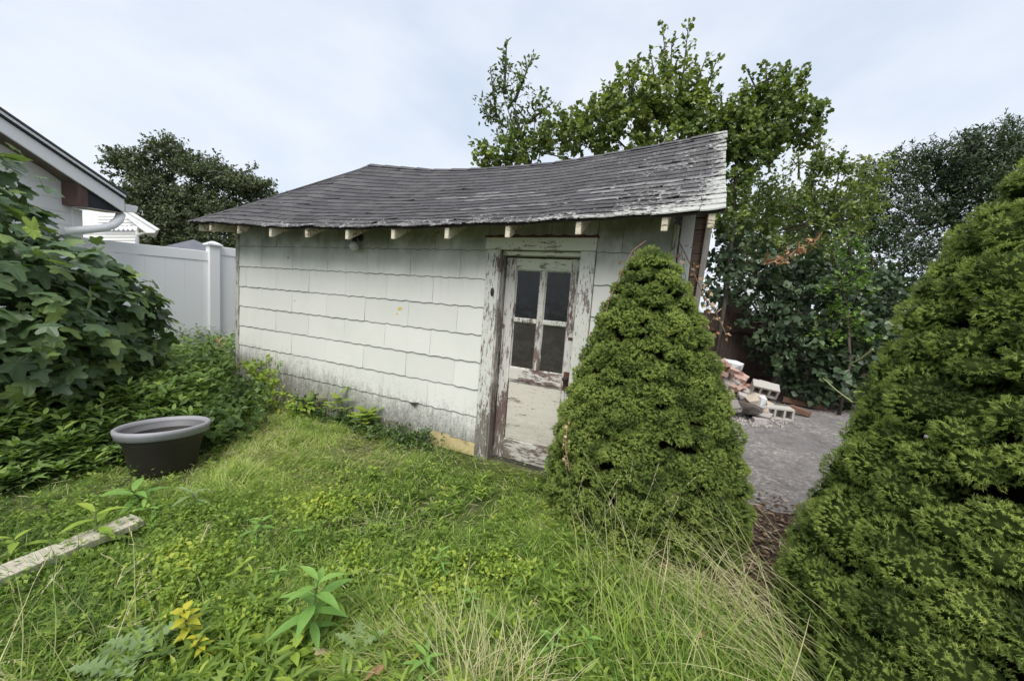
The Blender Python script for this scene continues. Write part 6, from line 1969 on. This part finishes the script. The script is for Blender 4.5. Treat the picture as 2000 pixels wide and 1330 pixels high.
    tuft_('grass_stalks', G(1780, 1380), 6, 0.55, 0.15, (-0.1, 0.1, 1.0), St, 'thin seed stalks in front of the right spruce', rb=0.4, arch=0.08, w_=0.0025, jit=0.08, heads=6)
    tuft_('grass_tuft', G(590, 1075), 110, 0.13, 0.5, (0, 0, 1.0), MT['grass'], 'dark fine grass clump beside the bare soil', rb=0.12, arch=0.4, w_=0.003, jit=0.05)
    tuft_('grass_tuft', G(560, 1190), 90, 0.14, 0.5, (0, 0, 1.0), MT['grass'], 'dark fine grass clump behind the tall pointed weed', rb=0.1, arch=0.4, w_=0.003, jit=0.05)
    tuft_('grass_tuft', G(120, 1200), 300, 0.22, 0.8, (0.2, 0.1, 0.7), MT['grass'], 'matted green grass below the pale plank', rb=0.32, arch=0.6, w_=0.003, jit=0.22)
    tuft_('grass_tuft', G(300, 1130), 140, 0.20, 0.8, (0.2, 0.1, 0.7), MT['grass'], 'matted grass right of the plank end', rb=0.38, arch=0.6, w_=0.003, jit=0.16)


build_grass()


# ------------------------------------------------------------------ pot, plank, dried vine
def build_small():
    c = PD(312, 905, 3.02); c[2] = 0.0
    c = np.array([1.92, -1.66, 0.0])
    pot = empty('plant_pot', tuple(c), 'empty wide dark plastic pot with pale grey rim at the edge of the weeds', 'plant pot')
    T = Matrix.Rotation(math.radians(-5), 3, Vector((0.45, 0.9, 0)))
    k = 1.0
    b = MB(); b.lathe(tuple(c), [(0.001, 0.004), (0.195, 0.0), (0.205, 0.01), (0.245, 0.235), (0.252, 0.24), (0.258, 0.30)], 48, T, a=0.0); b.obj('pot_body', MT['pot'], pot, True)
    b = MB(); b.lathe(tuple(c), [(0.258, 0.288), (0.288, 0.290), (0.290, 0.313), (0.294, 0.318), (0.300, 0.336), (0.298, 0.352), (0.288, 0.359), (0.276, 0.357), (0.268, 0.347), (0.262, 0.33)], 48, T, a=0.85); b.obj('rim', MT['pot'], pot, True)
    b = MB(); b.lathe(tuple(c), [(0.2635, 0.335), (0.258, 0.308), (0.246, 0.303), (0.242, 0.286), (0.2345, 0.282)], 48, T, a=0.30); b.obj('inner_wall', MT['pot'], pot, True)
    b = MB(); b.lathe(tuple(c), [(0.234, 0.283), (0.19, 0.03), (0.001, 0.02)], 48, T, a=0.0); b.obj('inner_base', MT['pot'], pot, True)
    # plank
    A = G(270, 1022, 0.05); Bp = G(-160, 1200, 0.05)
    d = unit((Bp - A) * [1, 1, 0]); s = np.array([-d[1], d[0], 0])
    L = np.linalg.norm((Bp - A)[:2])
    b = MB(); A0 = A * [1, 1, 0] + [0, 0, 0.055]; B0 = A0 + d * L
    b.prism([A0 - s * 0.068, A0 + s * 0.068, A0 + s * 0.068 + [0, 0, 0.04], A0 - s * 0.068 + [0, 0, 0.04]], d * L)
    o = b.obj('plank', MT['lumber']); bevel(o, 0.004, 2); props(o, 'pale weathered plank lying in the grass at the left edge', 'plank')
    # dried vine over the shed corner and down both flanks of the middle spruce
    r = np.random.default_rng(6)
    def vine(name, pts, label, rad=0.004, leaf=0.045, nl=20, mat=MT['dry'], jit=0.03, k=(0.2, 1.0)):
        P = [PD(*p) for p in pts]
        v = empty(name, tuple(P[0]), label, 'vine')
        b = MB(); b.tube(P, rad, 5); b.obj('stem', MT['vine'], v)
        cum = np.linspace(0, len(P) - 1.001, nl)
        Q = np.array([P[int(c_)] * (1 - c_ % 1) + P[int(c_) + 1] * (c_ % 1) for c_ in cum]) + r.normal(size=(nl, 3)) * jit
        foliage('dry_leaves', [scatter(*MAPLE, Q, sph(nl, r) - [0, 0, 0.6], sph(nl, r), leaf * r.uniform(0.5, 1.2, nl), None, r.uniform(k[0], k[1], nl))], mat, v)
    vine('dry_vine', [(1325, 470, 2.9), (1345, 510, 2.85), (1360, 545, 2.8), (1375, 580, 2.75), (1395, 605, 2.7), (1410, 635, 2.7), (1418, 655, 2.7)], 'withered vine with orange leaves down the right flank of the middle spruce', nl=44, leaf=0.036)
    vine('dry_vine', [(1262, 470, 2.75), (1235, 490, 2.7), (1215, 530, 2.68), (1190, 585, 2.65), (1180, 625, 2.68), (1160, 660, 2.9)], 'withered vine with tan leaves up the left flank of the middle spruce', nl=18, leaf=0.032)
    vine('dry_vine', [(1368, 395, 3.45), (1362, 440, 3.42), (1358, 490, 3.4), (1350, 530, 3.3)], 'thin red withered vine hanging over the brown boards', nl=22, leaf=0.03, jit=0.006, k=(0, 0.3))
    vine('dry_vine', [(1108, 830, 2.62), (1104, 870, 2.55), (1112, 920, 2.5)], 'dry yellow vine hanging down the left base of the middle spruce', nl=26, leaf=0.024, k=(0.6, 1.0), jit=0.012)
    # dark fronded weed growing over the shed's front corner
    v = empty('dark_sprout', tuple(PD(1335, 480, 3.2)), 'dark shrivelled sprout against the white board at the front corner', 'plant')
    b = MB(); b.tube([PD(1340, 545, 3.1), PD(1332, 500, 3.1), PD(1326, 460, 3.1)], [0.008, 0.006, 0.004], 5); b.obj('stem', MT['iron'], v)
    Q = np.array([PD(1327, 458, 3.1)] * 7); D = np.array([(PD(1345 + 2 * i, 455 + 6 * i, 3.1) - Q[0]) for i in range(7)])
    foliage('shrivelled_leaves', [scatter(*LANCE, Q, D, sph(7, r), 0.09, 0.10, np.full(7, 0.0))], MT['ivy'], v)
    # bare stalks sticking out of the right spruce
    for a, c_, lb in (((1658, 712, 3.4), (1705, 682, 3.2), 'bare pale twig poking out left of the right spruce'), ((1607, 738, 5.5), (1665, 785, 5.2), 'thin bent pale stalk in front of the thicket')):
        b = MB(); P0, P1 = PD(*a), PD(*c_); b.tube([P0, (P0 + P1) / 2 + [0, 0, -0.015], P1], [0.005, 0.007, 0.008], 5)
        o = b.obj('twig', MT['straw']); props(o, lb, 'twig')


build_small()
print('objects', len(bpy.data.objects))
